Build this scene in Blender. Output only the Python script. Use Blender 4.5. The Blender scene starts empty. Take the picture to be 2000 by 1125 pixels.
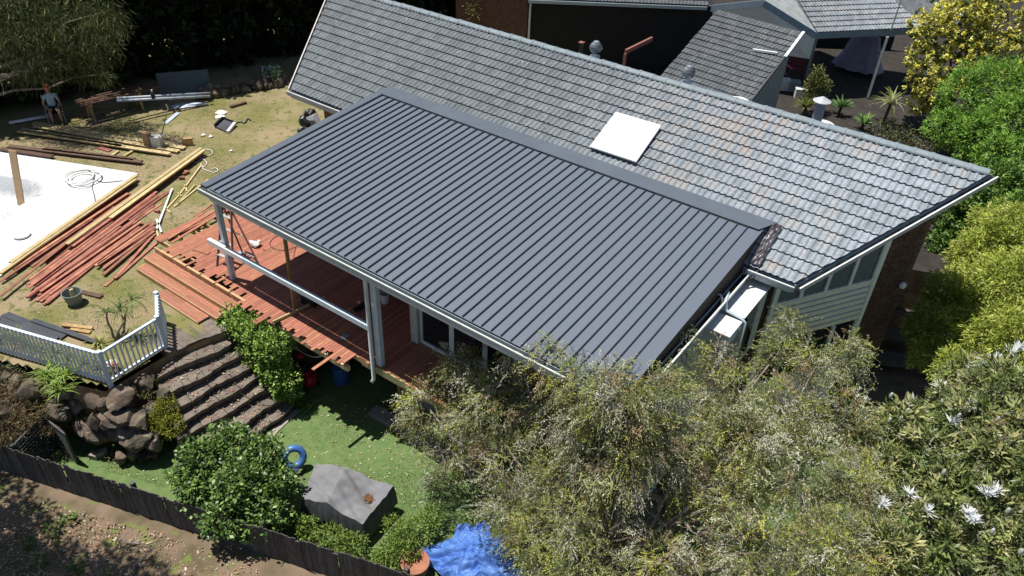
import bpy, bmesh, math, random
import numpy as np
from mathutils import Vector, Matrix

random.seed(7); rng = np.random.default_rng(11)
scn = bpy.context.scene
COL = scn.collection

# ------------------------------------------------------------ camera, sky, sun, exposure
CR = np.array([[0.8039312, 0.3769291, -0.4600207],
               [0.5934757, -0.4584004, 0.6615554],
               [0.0384858, -0.8048562, -0.5922207]])     # camera axes (right, down, forward) in the world
CC = np.array([15.57607, -9.25422, 12.31392])
CF = 1514.379
cam = bpy.data.cameras.new('camera'); camo = bpy.data.objects.new('camera', cam); COL.objects.link(camo)
m = CR @ np.diag([1, -1, -1])
camo.matrix_world = Matrix([[*m[0], CC[0]], [*m[1], CC[1]], [*m[2], CC[2]], [0, 0, 0, 1]])
cam.sensor_width = 36; cam.lens = CF / 2000 * 36; cam.clip_end = 1500; cam.clip_start = .1
scn.camera = camo

LIGHT = Vector((.792, .25, -2.788)).normalized()
w = bpy.data.worlds.new('World'); scn.world = w; w.use_nodes = True
nt = w.node_tree; sky = nt.nodes.new('ShaderNodeTexSky'); sky.sky_type = 'NISHITA'; sky.sun_disc = False
sky.sun_elevation = math.asin(-LIGHT.z); sky.sun_rotation = math.atan2(-LIGHT.x, -LIGHT.y)
sky.air_density = 1.0; sky.dust_density = .6; sky.altitude = 50
bg = nt.nodes['Background']; bg.inputs['Strength'].default_value = .064
nt.links.new(sky.outputs[0], bg.inputs['Color'])
sl = bpy.data.lights.new('sun', 'SUN'); sl.energy = 5.0; sl.angle = math.radians(.53); sl.color = (1, .965, .9)
so = bpy.data.objects.new('sun', sl); COL.objects.link(so)
so.rotation_euler = LIGHT.to_track_quat('-Z', 'Y').to_euler(); so.location = (0, 0, 40)
scn.view_settings.view_transform = 'Standard'; scn.view_settings.look = 'None'
scn.view_settings.exposure = 0.32; scn.view_settings.gamma = 1
scn.view_settings.use_curve_mapping = False
scn.cycles.max_bounces = 5; scn.cycles.diffuse_bounces = 3; scn.cycles.transparent_max_bounces = 6

# ------------------------------------------------------------ survey: bearings from the drone to levels of the site
def ray(px, py): return CR @ np.array([px - 1000, py - 562.5, CF])
def U(px, py, z=0.0):
    r = ray(px, py); return Vector(CC + r * (z - CC[2]) / r[2])
def UY(px, py, y):
    r = ray(px, py); return Vector(CC + r * (y - CC[1]) / r[1])

# ------------------------------------------------------------ materials
MATS = {}
def ramp_mix(nt, fac, a, b):
    mx = nt.nodes.new('ShaderNodeMix'); mx.data_type = 'RGBA'
    mx.inputs[6].default_value = (*a, 1); mx.inputs[7].default_value = (*b, 1)
    if fac is not None: nt.links.new(fac, mx.inputs[0])
    return mx
def M(name, col, col2=None, rough=.75, scale=6., detail=4., bump=0., bscale=60., metal=0., objvar=0., spec=.4, stretch=(1, 1, 1), lo=.35, hi=.65, coat=0., spots=None):
    if name in MATS: return MATS[name]
    ma = bpy.data.materials.new(name); ma.use_nodes = True; MATS[name] = ma
    t = ma.node_tree; N = t.nodes; Lk = t.links; b = N['Principled BSDF']
    b.inputs['Roughness'].default_value = rough; b.inputs['Metallic'].default_value = metal
    b.inputs['Specular IOR Level'].default_value = spec
    if coat: b.inputs['Coat Weight'].default_value = coat
    if col2 is None: col2 = tuple(c * .8 for c in col)
    g = N.new('ShaderNodeNewGeometry'); mp = N.new('ShaderNodeMapping'); mp.inputs['Scale'].default_value = stretch
    Lk.new(g.outputs['Position'], mp.inputs['Vector'])
    n = N.new('ShaderNodeTexNoise'); n.inputs['Scale'].default_value = scale; n.inputs['Detail'].default_value = detail
    Lk.new(mp.outputs[0], n.inputs['Vector'])
    mr = N.new('ShaderNodeMapRange'); mr.inputs[1].default_value = lo; mr.inputs[2].default_value = hi; Lk.new(n.outputs['Fac'], mr.inputs[0])
    mx = ramp_mix(t, mr.outputs[0], col, col2); out = mx.outputs[2]
    if spots:   # (colour, scale, threshold)
        n2 = N.new('ShaderNodeTexNoise'); n2.inputs['Scale'].default_value = spots[1]; n2.inputs['Detail'].default_value = 5
        Lk.new(g.outputs['Position'], n2.inputs['Vector'])
        m2 = N.new('ShaderNodeMapRange'); m2.inputs[1].default_value = spots[2]; m2.inputs[2].default_value = spots[2] + .08; Lk.new(n2.outputs['Fac'], m2.inputs[0])
        x2 = ramp_mix(t, m2.outputs[0], (0, 0, 0), spots[0]); Lk.new(out, x2.inputs[6]); out = x2.outputs[2]
    if objvar:
        oi = N.new('ShaderNodeObjectInfo'); r2 = N.new('ShaderNodeMapRange')
        r2.inputs[3].default_value = 1 - objvar; r2.inputs[4].default_value = 1 + objvar; Lk.new(oi.outputs['Random'], r2.inputs[0])
        hs = N.new('ShaderNodeHueSaturation'); Lk.new(out, hs.inputs['Color']); Lk.new(r2.outputs[0], hs.inputs['Value'])
        r3 = N.new('ShaderNodeMapRange'); r3.inputs[3].default_value = .5 - objvar * .04; r3.inputs[4].default_value = .5 + objvar * .04
        ml = N.new('ShaderNodeMath'); ml.operation = 'MULTIPLY'; ml.inputs[1].default_value = 7.31; fr = N.new('ShaderNodeMath'); fr.operation = 'FRACT'
        Lk.new(oi.outputs['Random'], ml.inputs[0]); Lk.new(ml.outputs[0], fr.inputs[0]); Lk.new(fr.outputs[0], r3.inputs[0]); Lk.new(r3.outputs[0], hs.inputs['Hue'])
        out = hs.outputs[0]
    Lk.new(out, b.inputs['Base Color'])
    if bump:
        nb = N.new('ShaderNodeTexNoise'); nb.inputs['Scale'].default_value = bscale; nb.inputs['Detail'].default_value = 6; Lk.new(mp.outputs[0], nb.inputs['Vector'])
        bp = N.new('ShaderNodeBump'); bp.inputs['Strength'].default_value = bump; bp.inputs['Distance'].default_value = .02
        Lk.new(nb.outputs['Fac'], bp.inputs['Height']); Lk.new(bp.outputs[0], b.inputs['Normal'])
    return ma
def leafmat(name, rough=.5, trans=.25, spec=.3):
    if name in MATS: return MATS[name]
    ma = bpy.data.materials.new(name); ma.use_nodes = True; MATS[name] = ma
    t = ma.node_tree; N = t.nodes; Lk = t.links; b = N['Principled BSDF']; b.inputs['Roughness'].default_value = rough
    b.inputs['Specular IOR Level'].default_value = spec
    at = N.new('ShaderNodeAttribute'); at.attribute_name = 'Col'; Lk.new(at.outputs['Color'], b.inputs['Base Color'])
    tr = N.new('ShaderNodeBsdfTranslucent'); Lk.new(at.outputs['Color'], tr.inputs['Color'])
    mx = N.new('ShaderNodeMixShader'); mx.inputs[0].default_value = trans
    Lk.new(b.outputs[0], mx.inputs[1]); Lk.new(tr.outputs[0], mx.inputs[2]); Lk.new(mx.outputs[0], N['Material Output'].inputs['Surface'])
    return ma

# ------------------------------------------------------------ mesh helpers
class MB:
    def __init__(s): s.v = []; s.f = []
    def add(s, vs, fs):
        o = len(s.v); s.v += [tuple(v) for v in vs]; s.f += [tuple(i + o for i in f) for f in fs]; return s
    def hexa(s, p):   # 8 points: bottom 4, top 4
        return s.add(p, [(3, 2, 1, 0), (4, 5, 6, 7), (0, 1, 5, 4), (1, 2, 6, 5), (2, 3, 7, 6), (3, 0, 4, 7)])
    def box(s, c, sz, rz=0.0, M_=None):
        hx, hy, hz = sz[0] / 2, sz[1] / 2, sz[2] / 2
        pts = [(-hx, -hy, -hz), (hx, -hy, -hz), (hx, hy, -hz), (-hx, hy, -hz), (-hx, -hy, hz), (hx, -hy, hz), (hx, hy, hz), (-hx, hy, hz)]
        R_ = M_ if M_ is not None else Matrix.Rotation(rz, 3, 'Z')
        return s.hexa([tuple(Vector(c) + R_ @ Vector(p)) for p in pts])
    def bar(s, a, b, wd, ht, up=(0, 0, 1)):   # square bar, wd across, ht along up
        a, b = Vector(a), Vector(b); d = (b - a).normalized(); u = Vector(up)
        sd = d.cross(u)
        if sd.length < 1e-4: sd = d.cross(Vector((1, 0, 0)))
        sd.normalize(); u = sd.cross(d).normalized()
        sd *= wd / 2; u *= ht / 2
        return s.hexa([a - sd - u, a + sd - u, b + sd - u, b - sd - u, a - sd + u, a + sd + u, b + sd + u, b - sd + u])
    def tube(s, path, r, n=8, cap=True):
        P = [Vector(p) for p in path]; rs = r if isinstance(r, (list, tuple)) else [r] * len(P)
        rings = []; prev = None
        for i, p in enumerate(P):
            d = (P[min(i + 1, len(P) - 1)] - P[max(i - 1, 0)]).normalized()
            if prev is None:
                a = d.cross(Vector((0, 0, 1)));
                if a.length < 1e-3: a = d.cross(Vector((1, 0, 0)))
            else: a = prev - d * prev.dot(d)
            a.normalize(); prev = a; b = d.cross(a)
            rings.append([p + (a * math.cos(t) + b * math.sin(t)) * rs[i] for t in [2 * math.pi * k / n for k in range(n)]])
        vs = [q for r_ in rings for q in r_]; fs = []
        for i in range(len(P) - 1):
            for k in range(n):
                fs.append((i * n + k, i * n + (k + 1) % n, (i + 1) * n + (k + 1) % n, (i + 1) * n + k))
        if cap: fs.append(tuple(range(n - 1, -1, -1))); fs.append(tuple((len(P) - 1) * n + k for k in range(n)))
        return s.add(vs, fs)
    def lathe(s, c, prof, n=16):   # prof [(r,z)]
        vs = []; fs = []; c = Vector(c)
        for r, z in prof:
            for k in range(n):
                t = 2 * math.pi * k / n; vs.append((c.x + r * math.cos(t), c.y + r * math.sin(t), c.z + z))
        for i in range(len(prof) - 1):
            for k in range(n): fs.append((i * n + k, i * n + (k + 1) % n, (i + 1) * n + (k + 1) % n, (i + 1) * n + k))
        fs.append(tuple(range(n - 1, -1, -1))); fs.append(tuple((len(prof) - 1) * n + k for k in range(n)))
        return s.add(vs, fs)
    def prism(s, poly, z0, z1):
        n = len(poly); vs = [(p[0], p[1], z0) for p in poly] + [(p[0], p[1], z1) for p in poly]
        fs = [tuple(range(n - 1, -1, -1)), tuple(range(n, 2 * n))] + [(i, (i + 1) % n, n + (i + 1) % n, n + i) for i in range(n)]
        return s.add(vs, fs)
    def slab(s, pts, th, nrm):   # polygon in space with thickness th against nrm
        n = len(pts); nv = Vector(nrm).normalized() * th; a = [Vector(p) for p in pts]
        vs = [p - nv for p in a] + a
        return s.add(vs, [tuple(range(n - 1, -1, -1)), tuple(range(n, 2 * n))] + [(i, (i + 1) % n, n + (i + 1) % n, n + i) for i in range(n)])
    def mesh(s, name, mat, smooth=False, bevel=0):
        me = bpy.data.meshes.new(name); me.from_pydata(s.v, [], s.f); me.materials.append(mat)
        if smooth: me.polygons.foreach_set('use_smooth', [True] * len(me.polygons))
        me.update(); return me
    def build(s, name, mat, parent=None, smooth=False): return link(name, s.mesh(name, mat, smooth), parent)
def link(name, me, parent=None):
    o = bpy.data.objects.new(name, me); COL.objects.link(o)
    if parent is not None: o.parent = parent; o.location = -wloc(parent)
    return o
def wloc(o):
    v = Vector((0, 0, 0))
    while o is not None: v = v + Vector(o.location); o = o.parent
    return v
def place(o, mat4, parent):      # object with its own local mesh, placed by a world matrix
    o.parent = parent; mw = mat4.copy()
    mw.translation = mw.translation - wloc(parent); o.matrix_local = mw; return o
def tag(o, label, cat, group=None):
    o['label'] = label; o['category'] = cat
    if group: o['group'] = group
    return o
def thing(name, label, cat, group=None, loc=(0, 0, 0)):
    o = bpy.data.objects.new(name, None); COL.objects.link(o); o.location = loc; o.empty_display_size = .1
    return tag(o, label, cat, group)
def struct(o): o['kind'] = 'structure'; return o
def stuff(o): o['kind'] = 'stuff'; return o
def grid_mesh(name, x0, x1, y0, y1, nx, ny, zf, mat, keep=None, smooth=True):
    xs = np.linspace(x0, x1, nx); ys = np.linspace(y0, y1, ny); X, Y = np.meshgrid(xs, ys)
    Z = zf(X, Y); vs = np.stack([X, Y, Z], -1).reshape(-1, 3); fs = []
    for j in range(ny - 1):
        for i in range(nx - 1):
            if keep is None or keep((xs[i] + xs[i + 1]) / 2, (ys[j] + ys[j + 1]) / 2):
                a = j * nx + i; fs.append((a, a + 1, a + nx + 1, a + nx))
    me = bpy.data.meshes.new(name); me.from_pydata(vs.tolist(), [], fs); me.materials.append(mat)
    if smooth: me.polygons.foreach_set('use_smooth', [True] * len(me.polygons))
    return me
def in_poly(x, y, poly):
    c = False; n = len(poly)
    for i in range(n):
        x1, y1 = poly[i][:2]; x2, y2 = poly[(i + 1) % n][:2]
        if (y1 > y) != (y2 > y) and x < (x2 - x1) * (y - y1) / (y2 - y1) + x1: c = not c
    return c
def norm(a): return a / np.maximum(np.linalg.norm(a, axis=-1, keepdims=True), 1e-9)
def quads_mesh(name, V, C, mat):   # V (n,4,3), C (n,3)
    n = len(V); me = bpy.data.meshes.new(name); me.vertices.add(n * 4); me.vertices.foreach_set('co', V.astype(np.float32).ravel())
    me.loops.add(n * 4); me.loops.foreach_set('vertex_index', np.arange(n * 4, dtype=np.int32))
    me.polygons.add(n); me.polygons.foreach_set('loop_start', np.arange(0, n * 4, 4, dtype=np.int32))
    ca = me.color_attributes.new('Col', 'FLOAT_COLOR', 'POINT')
    c4 = np.concatenate([np.repeat(C, 4, 0), np.ones((n * 4, 1))], 1); ca.data.foreach_set('color', c4.astype(np.float32).ravel())
    me.materials.append(mat); me.update(calc_edges=True); return me
def leaf_quads(P, D, L, W, up=.5):
    n = len(P); D = norm(D); r = rng.normal(size=(n, 3)); r[:, 2] *= .6
    nrm = norm(r * .8 + np.array([-.25, -.2, 1]) * up * 2.2); S = norm(np.cross(D, nrm)); L = np.broadcast_to(L, n)[:, None]; W = np.broadcast_to(W, n)[:, None]
    return np.stack([P, P + D * L * .5 + S * W * .5, P + D * L, P + D * L * .5 - S * W * .5], 1)
def palette(n, cols, var=.2):
    c = np.array(cols)[rng.integers(0, len(cols), n)]; return np.clip(c * (1 + rng.normal(size=(n, 1)) * var), .004, 1)
def lobe_pts(lobes, n, shell=.55):
    """points in a union of ellipsoid lobes (x,y,z,rx,ry,rz), denser to the outside"""
    lb = np.array(lobes, float); wts = lb[:, 3] * lb[:, 4] * lb[:, 5]; wts = wts ** .67; wts /= wts.sum()
    k = rng.choice(len(lb), n, p=wts); d = norm(rng.normal(size=(n, 3))); r = shell + (1 - shell) * rng.random(n)
    r = r * (1 + .12 * np.sin(d[:, 0] * 9 + k) + .1 * np.sin(d[:, 1] * 11 + 2 * k) + .1 * np.sin(d[:, 2] * 8 + 3 * k))
    P = lb[k, :3] + d * lb[k, 3:6] * r[:, None]; return P, d, k
def crown(name, lobes, n, L, W, cols, mat, parent, shell=.55, out=.6, droop=0., up=.5, var=.2, tuft=None):
    P, d, k = lobe_pts(lobes, n, shell)
    if tuft:   # leaves gathered in tufts of 'tuft' leaves
        m_ = max(1, n // tuft); P = np.repeat(P[:m_], tuft, 0); d = np.repeat(d[:m_], tuft, 0); n = len(P)
        cc = np.repeat(palette(m_, cols, var), tuft, 0) * (1 + rng.normal(size=(n, 1)) * .12)
        P = P + rng.normal(size=(n, 3)) * L * .25
    else: cc = palette(n, cols, var)
    D = d * out + rng.normal(size=(n, 3)) * .5 + np.array([0, 0, -droop])
    V = leaf_quads(P, D, L * rng.uniform(.6, 1.3, n), W * rng.uniform(.7, 1.3, n), up)
    return link(name, quads_mesh(name, V, np.clip(cc, .004, 1), mat), parent)
def strap(P0, az, ln, wd, rise, droop, seg=5):
    """one strap leaf as quads"""
    out = []; p = np.array(P0, float); el = rise; h = np.array([math.cos(az), math.sin(az), 0]); sd = np.array([-h[1], h[0], 0]); st = ln / seg
    for i in range(seg):
        q = p + (h * math.cos(el) + np.array([0, 0, math.sin(el)])) * st
        w0 = wd * (1 - .8 * (i / seg) ** 2) * (.6 + .4 * min(1, i)); w1 = wd * (1 - .92 * ((i + 1) / seg) ** 2)
        out.append([p - sd * w0 / 2, p + sd * w0 / 2, q + sd * w1 / 2, q - sd * w1 / 2]); p = q; el -= droop / seg
    return out
def rosette(name, c, n, ln, wd, cols, mat, parent, rise=(.5, 1.4), droop=1.6, var=.15):
    V = []; C_ = []
    for i in range(n):
        q = strap(Vector(c) + Vector((random.gauss(0, .02), random.gauss(0, .02), 0)), random.uniform(0, 6.283), ln * random.uniform(.7, 1.15), wd * random.uniform(.8, 1.2), random.uniform(*rise), droop * random.uniform(.6, 1.3))
        V += q; C_ += [palette(1, cols, var)[0]] * len(q)
    return link(name, quads_mesh(name, np.array(V), np.array(C_), mat), parent)
def rock_mesh(name, seed, mat, sub_=2, rough=.25):
    bm = bmesh.new(); bmesh.ops.create_icosphere(bm, subdivisions=sub_, radius=1); r = np.random.default_rng(seed); ph = r.uniform(0, 6, 9); fr = r.uniform(1.2, 4, 9)
    cuts = [norm(r.normal(size=3)) for _ in range(13)]
    for v in bm.verts:
        p = np.array(v.co); k = 1 + rough * .5 * math.sin(p[0] * fr[0] + ph[0]) * math.sin(p[1] * fr[1] + ph[1]) + rough * .3 * math.sin(p[2] * fr[2] * 2 + ph[2] + p[0] * 3)
        p = p * k
        for c in cuts:
            t = p @ c
            if t > .66: p = p - c * (t - .66) * .97
        v.co = p
    me = bpy.data.meshes.new(name); bm.to_mesh(me); bm.free(); me.materials.append(mat); return me

# ------------------------------------------------------------ palette of surfaces
m_soil = M('dry_soil', (.26, .18, .105), (.13, .085, .05), .95, 3, bump=.5, bscale=30, spots=((.34, .25, .16), 14, .6))
m_dirt = M('leaf_litter_soil', (.20, .14, .095), (.10, .08, .045), .95, 1.7, bump=.6, bscale=22, spots=((.13, .16, .04), 3.1, .58))
m_lawn = M('patchy_lawn', (.175, .165, .055), (.29, .225, .135), .95, .7, detail=12, bump=.8, bscale=45, lo=.36, hi=.64, spots=((.115, .135, .04), 4, .56))
m_turf = M('green_turf', (.10, .165, .05), (.14, .20, .07), .95, 5, detail=9, bump=.8, bscale=70, spots=((.17, .19, .07), 22, .66))
m_conc = M('weathered_concrete', (.36, .33, .29), (.24, .21, .18), .9, 5, bump=.3, bscale=50, spots=((.17, .15, .11), 4, .6))
m_white = M('white_paint', (.78, .79, .8), (.68, .69, .7), .45, 8)
m_bluew = M('pale_blue_white_paint', (.58, .67, .74), (.5, .59, .66), .4, 6)
m_greyp = M('blue_grey_paint', (.40, .47, .50), (.33, .4, .43), .5, 5)
m_metal = M('dark_grey_roof_sheet', (.126, .143, .178), (.121, .144, .176), .40, .9, detail=5, spec=.5, objvar=.03, lo=.42, hi=.58, spots=((.15, .165, .19), 30, .70))
m_flash = M('dark_grey_flashing', (.105, .125, .15), (.095, .112, .137), .4, 2, spec=.45)
m_gutl = M('gutter_light', (.72, .74, .72), (.55, .56, .54), .35, 6, spec=.6)
m_dark = M('dark_void', (.02, .02, .02), (.012, .012, .012), .9)
m_glass = M('dark_window_glass', (.012, .015, .018), (.01, .012, .015), .04, 2, spec=.8)
m_redwood = M('red_hardwood', (.40, .165, .105), (.30, .11, .068), .5, 5, detail=6, objvar=.22, stretch=(6, 1, 6), spots=((.42, .19, .09), 9, .63))
m_redy = M('red_hardwood_lengths', (.40, .175, .11), (.27, .10, .065), .6, 4, detail=6, objvar=.3)
m_pine = M('treated_pine', (.54, .43, .23), (.45, .34, .16), .65, 6, detail=5, objvar=.15)
m_pineg = M('old_pine', (.46, .31, .14), (.33, .21, .09), .75, 8, detail=5, objvar=.15)
m_brown = M('dark_brown_board', (.13, .075, .05), (.09, .05, .035), .7, 6, objvar=.2)
m_black = M('black_plastic', (.02, .02, .022), (.015, .015, .016), .4, 4)
m_char = M('charcoal_tray', (.06, .065, .08), (.045, .05, .06), .5, 3)
m_brick = M('brown_brick', (.135, .075, .05), (.08, .042, .03), .9, 9, bump=.4, bscale=20, objvar=.25)
m_mortar = M('brick_mortar', (.15, .11, .085), (.10, .07, .055), .95, 9)
m_wb = M('cream_weatherboard', (.84, .85, .80), (.77, .78, .73), .6, 4)
m_steel = M('galvanised_steel', (.5, .52, .54), (.4, .42, .44), .35, 8, metal=.7)
m_bark = M('grey_bark', (.30, .25, .21), (.16, .13, .11), .95, 14, bump=.5, bscale=30)
m_barkd = M('dark_bark', (.10, .08, .065), (.06, .05, .04), .95, 14, bump=.5, bscale=30)
m_stone = M('sandstone_rock', (.19, .145, .105), (.055, .042, .033), .95, 3.4, detail=10, bump=1., bscale=11, objvar=.35, spots=((.18, .175, .12), 5, .58))
m_step = M('stone_step', (.205, .17, .14), (.125, .10, .085), .95, 4, detail=8, bump=.6, bscale=25, objvar=.12, spots=((.12, .12, .06), 3, .62))
m_pal = M('aged_paling', (.10, .092, .088), (.055, .05, .048), .9, 5, detail=6, objvar=.3, stretch=(5, 5, 1))
m_pool = M('white_membrane', (.66, .67, .68), (.58, .59, .60), .6, 1.2, detail=7, bump=.15, bscale=9, spots=((.50, .50, .48), 1.6, .66))
m_tarp = M('blue_tarp', (.06, .15, .46), (.12, .25, .58), .55, 3, spec=.4)
m_cover = M('grey_cover_fabric', (.20, .20, .21), (.165, .165, .175), .8, 3, bump=.15, bscale=120, spots=((.15, .145, .14), 2.2, .64))
m_terra = M('terracotta', (.38, .17, .10), (.30, .13, .08), .8, 8)
m_rust = M('red_primer_steel', (.30, .12, .09), (.24, .09, .07), .6, 8)
m_redp = M('red_enamel', (.45, .03, .04), (.36, .02, .03), .3, 5)
m_card = M('cardboard', (.40, .27, .15), (.33, .21, .11), .8, 8)
m_paper = M('pale_paper', (.75, .74, .71), (.62, .61, .58), .7, 8)
m_skin = M('skin', (.42, .24, .16), (.38, .21, .14), .55, 10)
m_blues = M('light_blue_shirt', (.35, .50, .60), (.30, .44, .54), .8, 6)
m_shorts = M('dark_shorts', (.03, .035, .045), (.02, .025, .03), .8, 6)
m_cap = M('red_cap', (.32, .06, .04), (.26, .05, .03), .8, 6)
m_leaf = leafmat('leaf'); m_leafg = leafmat('glossy_leaf', .42, .15, .4); m_leafm = leafmat('matt_leaf', .75, .25, .2)
#@@SETTING@@
# ============================================================ SETTING: ground and levels
ZL, ZU = -2.37, -.5          # lower lawn, upper terrace
g = MB(); g.add([(-350, -350, -2.62), (350, -350, -2.62), (350, 350, -2.62), (-350, 350, -2.62)], [(0, 1, 2, 3)])
struct(g.build('ground', m_dirt))
TERR = [(-60, -16), (-8.5, -8.6), (-2.2, -5.25), (.75, -4.1), (.72, -2.45), (1.06, -1.02), (1.4, -.6), (1.9, 1.3), (2.2, 5.9), (14.0, 10.4), (13.6, 13.2), (40, 22), (60, 60), (-60, 60)]
g = MB(); g.prism(TERR, -2.63, ZU - .03); struct(g.build('terrace', m_soil))
def bumpy(X, Y, a, z): return z + a * (np.sin(X * 1.7 + Y * .6) * np.sin(Y * 1.3 - X * .4) + .5 * np.sin(X * 4.1) * np.sin(Y * 3.7))
lawn = struct(link('upper_lawn', grid_mesh('upper_lawn', -40, 2, -9, 20, 400, 280, lambda X, Y: bumpy(X, Y, .012, ZU), m_lawn, keep=lambda x, y: in_poly(x, y, [(p[0] - .15, p[1] + .1) for p in TERR]))))
FA, FB = U(-260, 790, -1.42), U(760, 1112, -1.42)        # line of the boundary fence
FA.z = FB.z = ZL; fdir = (FB - FA).normalized(); fn = Vector((fdir.y, -fdir.x, 0))
turfpoly = [FA - fdir * 2 + Vector((1.5, 1, 0)), FB + fdir * 14, (24, 9, 0), (14.0, 9, 0), (11.6, 2, 0), (2.4, 2, 0), (2.4, -.6, 0), (.5, -3.9, 0), (-2.4, -5.3, 0)]
struct(link('lower_lawn', grid_mesh('lower_lawn', -4, 24, -9, 9, 260, 170, lambda X, Y: bumpy(X, Y, .012, ZL), m_turf, keep=lambda x, y: in_poly(x, y, turfpoly))))
dp = [FA - fdir * 20, FB + fdir * 16, FB + fdir * 16 + fn * 14, FA - fdir * 20 + fn * 14]
g = MB()
N1, N2 = 60, 24
vs = [FA - fdir * 20 + fdir * ((FB - FA).length + 36) * i / N1 + fn * 14 * j / N2 + Vector((0, 0, .03 + .05 * math.sin(i * .9 + j) * math.sin(j * 1.3))) for j in range(N2 + 1) for i in range(N1 + 1)]
g.add(vs, [(j * (N1 + 1) + i + 1, j * (N1 + 1) + i, (j + 1) * (N1 + 1) + i, (j + 1) * (N1 + 1) + i + 1) for j in range(N2) for i in range(N1)])
struct(g.build('dry_ground', m_dirt, smooth=True))
# paved strip at the foot of the stairs and along the deck, side path right of the house
g = MB(); g.prism([U(520, 850, ZL), U(575, 802, ZL), U(640, 775, ZL), U(600, 790, ZL), U(545, 842, ZL), U(528, 862, ZL)], ZL - .1, ZL + .03)
struct(g.build('paved_landing', m_conc))
# fallen leaves, chips and grass tufts
def litter(name, n, poly, z, cols, L=.06, W=.03, up=3.):
    xs = np.array([p[0] for p in poly]); ys = np.array([p[1] for p in poly]); P = []
    while len(P) < n:
        x = random.uniform(xs.min(), xs.max()); y = random.uniform(ys.min(), ys.max())
        if in_poly(x, y, poly): P.append((x, y, z + random.uniform(.008, .03)))
    P = np.array(P); D = rng.normal(size=(n, 3)); D[:, 2] *= .15
    V = leaf_quads(P, D, L * rng.uniform(.5, 1.5, n), W * rng.uniform(.5, 1.5, n), up)
    return stuff(link(name, quads_mesh(name, V, palette(n, cols), m_leafm)))
DRY = [(.45, .38, .25), (.33, .22, .12), (.55, .5, .38), (.28, .16, .09)]
tag(litter('fallen_leaves', 900, [U(170, 900, ZL), U(560, 830, ZL), U(700, 780, ZL), U(1000, 1000, ZL), U(900, 1100, ZL), U(350, 960, ZL)], ZL, DRY + [(.6, .6, .45)]), 'pale fallen leaves scattered on the green turf', 'leaves')
tag(litter('lawn_litter', 2200, [U(0, 560, ZU), U(270, 345, ZU), U(420, 190, ZU), U(560, 165, ZU), U(420, 400, ZU), U(300, 640, ZU), U(60, 620, ZU)], ZU, DRY, .045, .02), 'wood chips and dry leaves strewn over the upper lawn', 'leaves')
tag(litter('bark_litter', 1500, [U(0, 960, ZL), U(300, 1040, ZL), U(520, 1124, ZL), U(0, 1180, ZL)], ZL + .05, DRY + [(.5, .3, .2)], .07, .03), 'dry leaves and bark strewn outside the paling fence', 'leaves')
def tufts(name, n, poly, z, cols, h, wd, label):
    xs = np.array([p[0] for p in poly]); ys = np.array([p[1] for p in poly]); P = []
    while len(P) < n:
        x = random.uniform(xs.min(), xs.max()); y = random.uniform(ys.min(), ys.max())
        if in_poly(x, y, poly) and (math.sin(x * 2.3 + 1) * math.sin(y * 2.9) + math.sin(x * .9 - y * 1.1)) > random.uniform(-1.3, .9): P.append((x, y, z))
    P = np.array(P); D = rng.normal(size=(n, 3)) * .5; D[:, 2] = 1
    V = leaf_quads(P, D, h * rng.uniform(.5, 1.4, n), wd, .2)
    o = stuff(link(name, quads_mesh(name, V, palette(n, cols), m_leafm))); tag(o, label, 'grass'); return o
tufts('grass', 26000, [U(0, 600, ZU), U(0, 250, ZU), U(330, 215, ZU), U(560, 165, ZU), U(420, 400, ZU), U(300, 520, ZU), U(320, 640, ZU), U(150, 660, ZU)], ZU - .01, [(.12, .15, .04), (.19, .19, .07), (.28, .24, .12)], .04, .012, 'thin patchy grass on the upper lawn')
tufts('turf_blades', 30000, [U(170, 910, ZL), U(330, 860, ZL), U(560, 830, ZL), U(700, 760, ZL), U(1050, 900, ZL), U(1000, 1124, ZL), U(700, 1000, ZL), U(350, 960, ZL)], ZL - .01, [(.12, .20, .06), (.15, .23, .075), (.2, .26, .1)], .035, .012, 'short bright green turf on the lower lawn')
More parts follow.
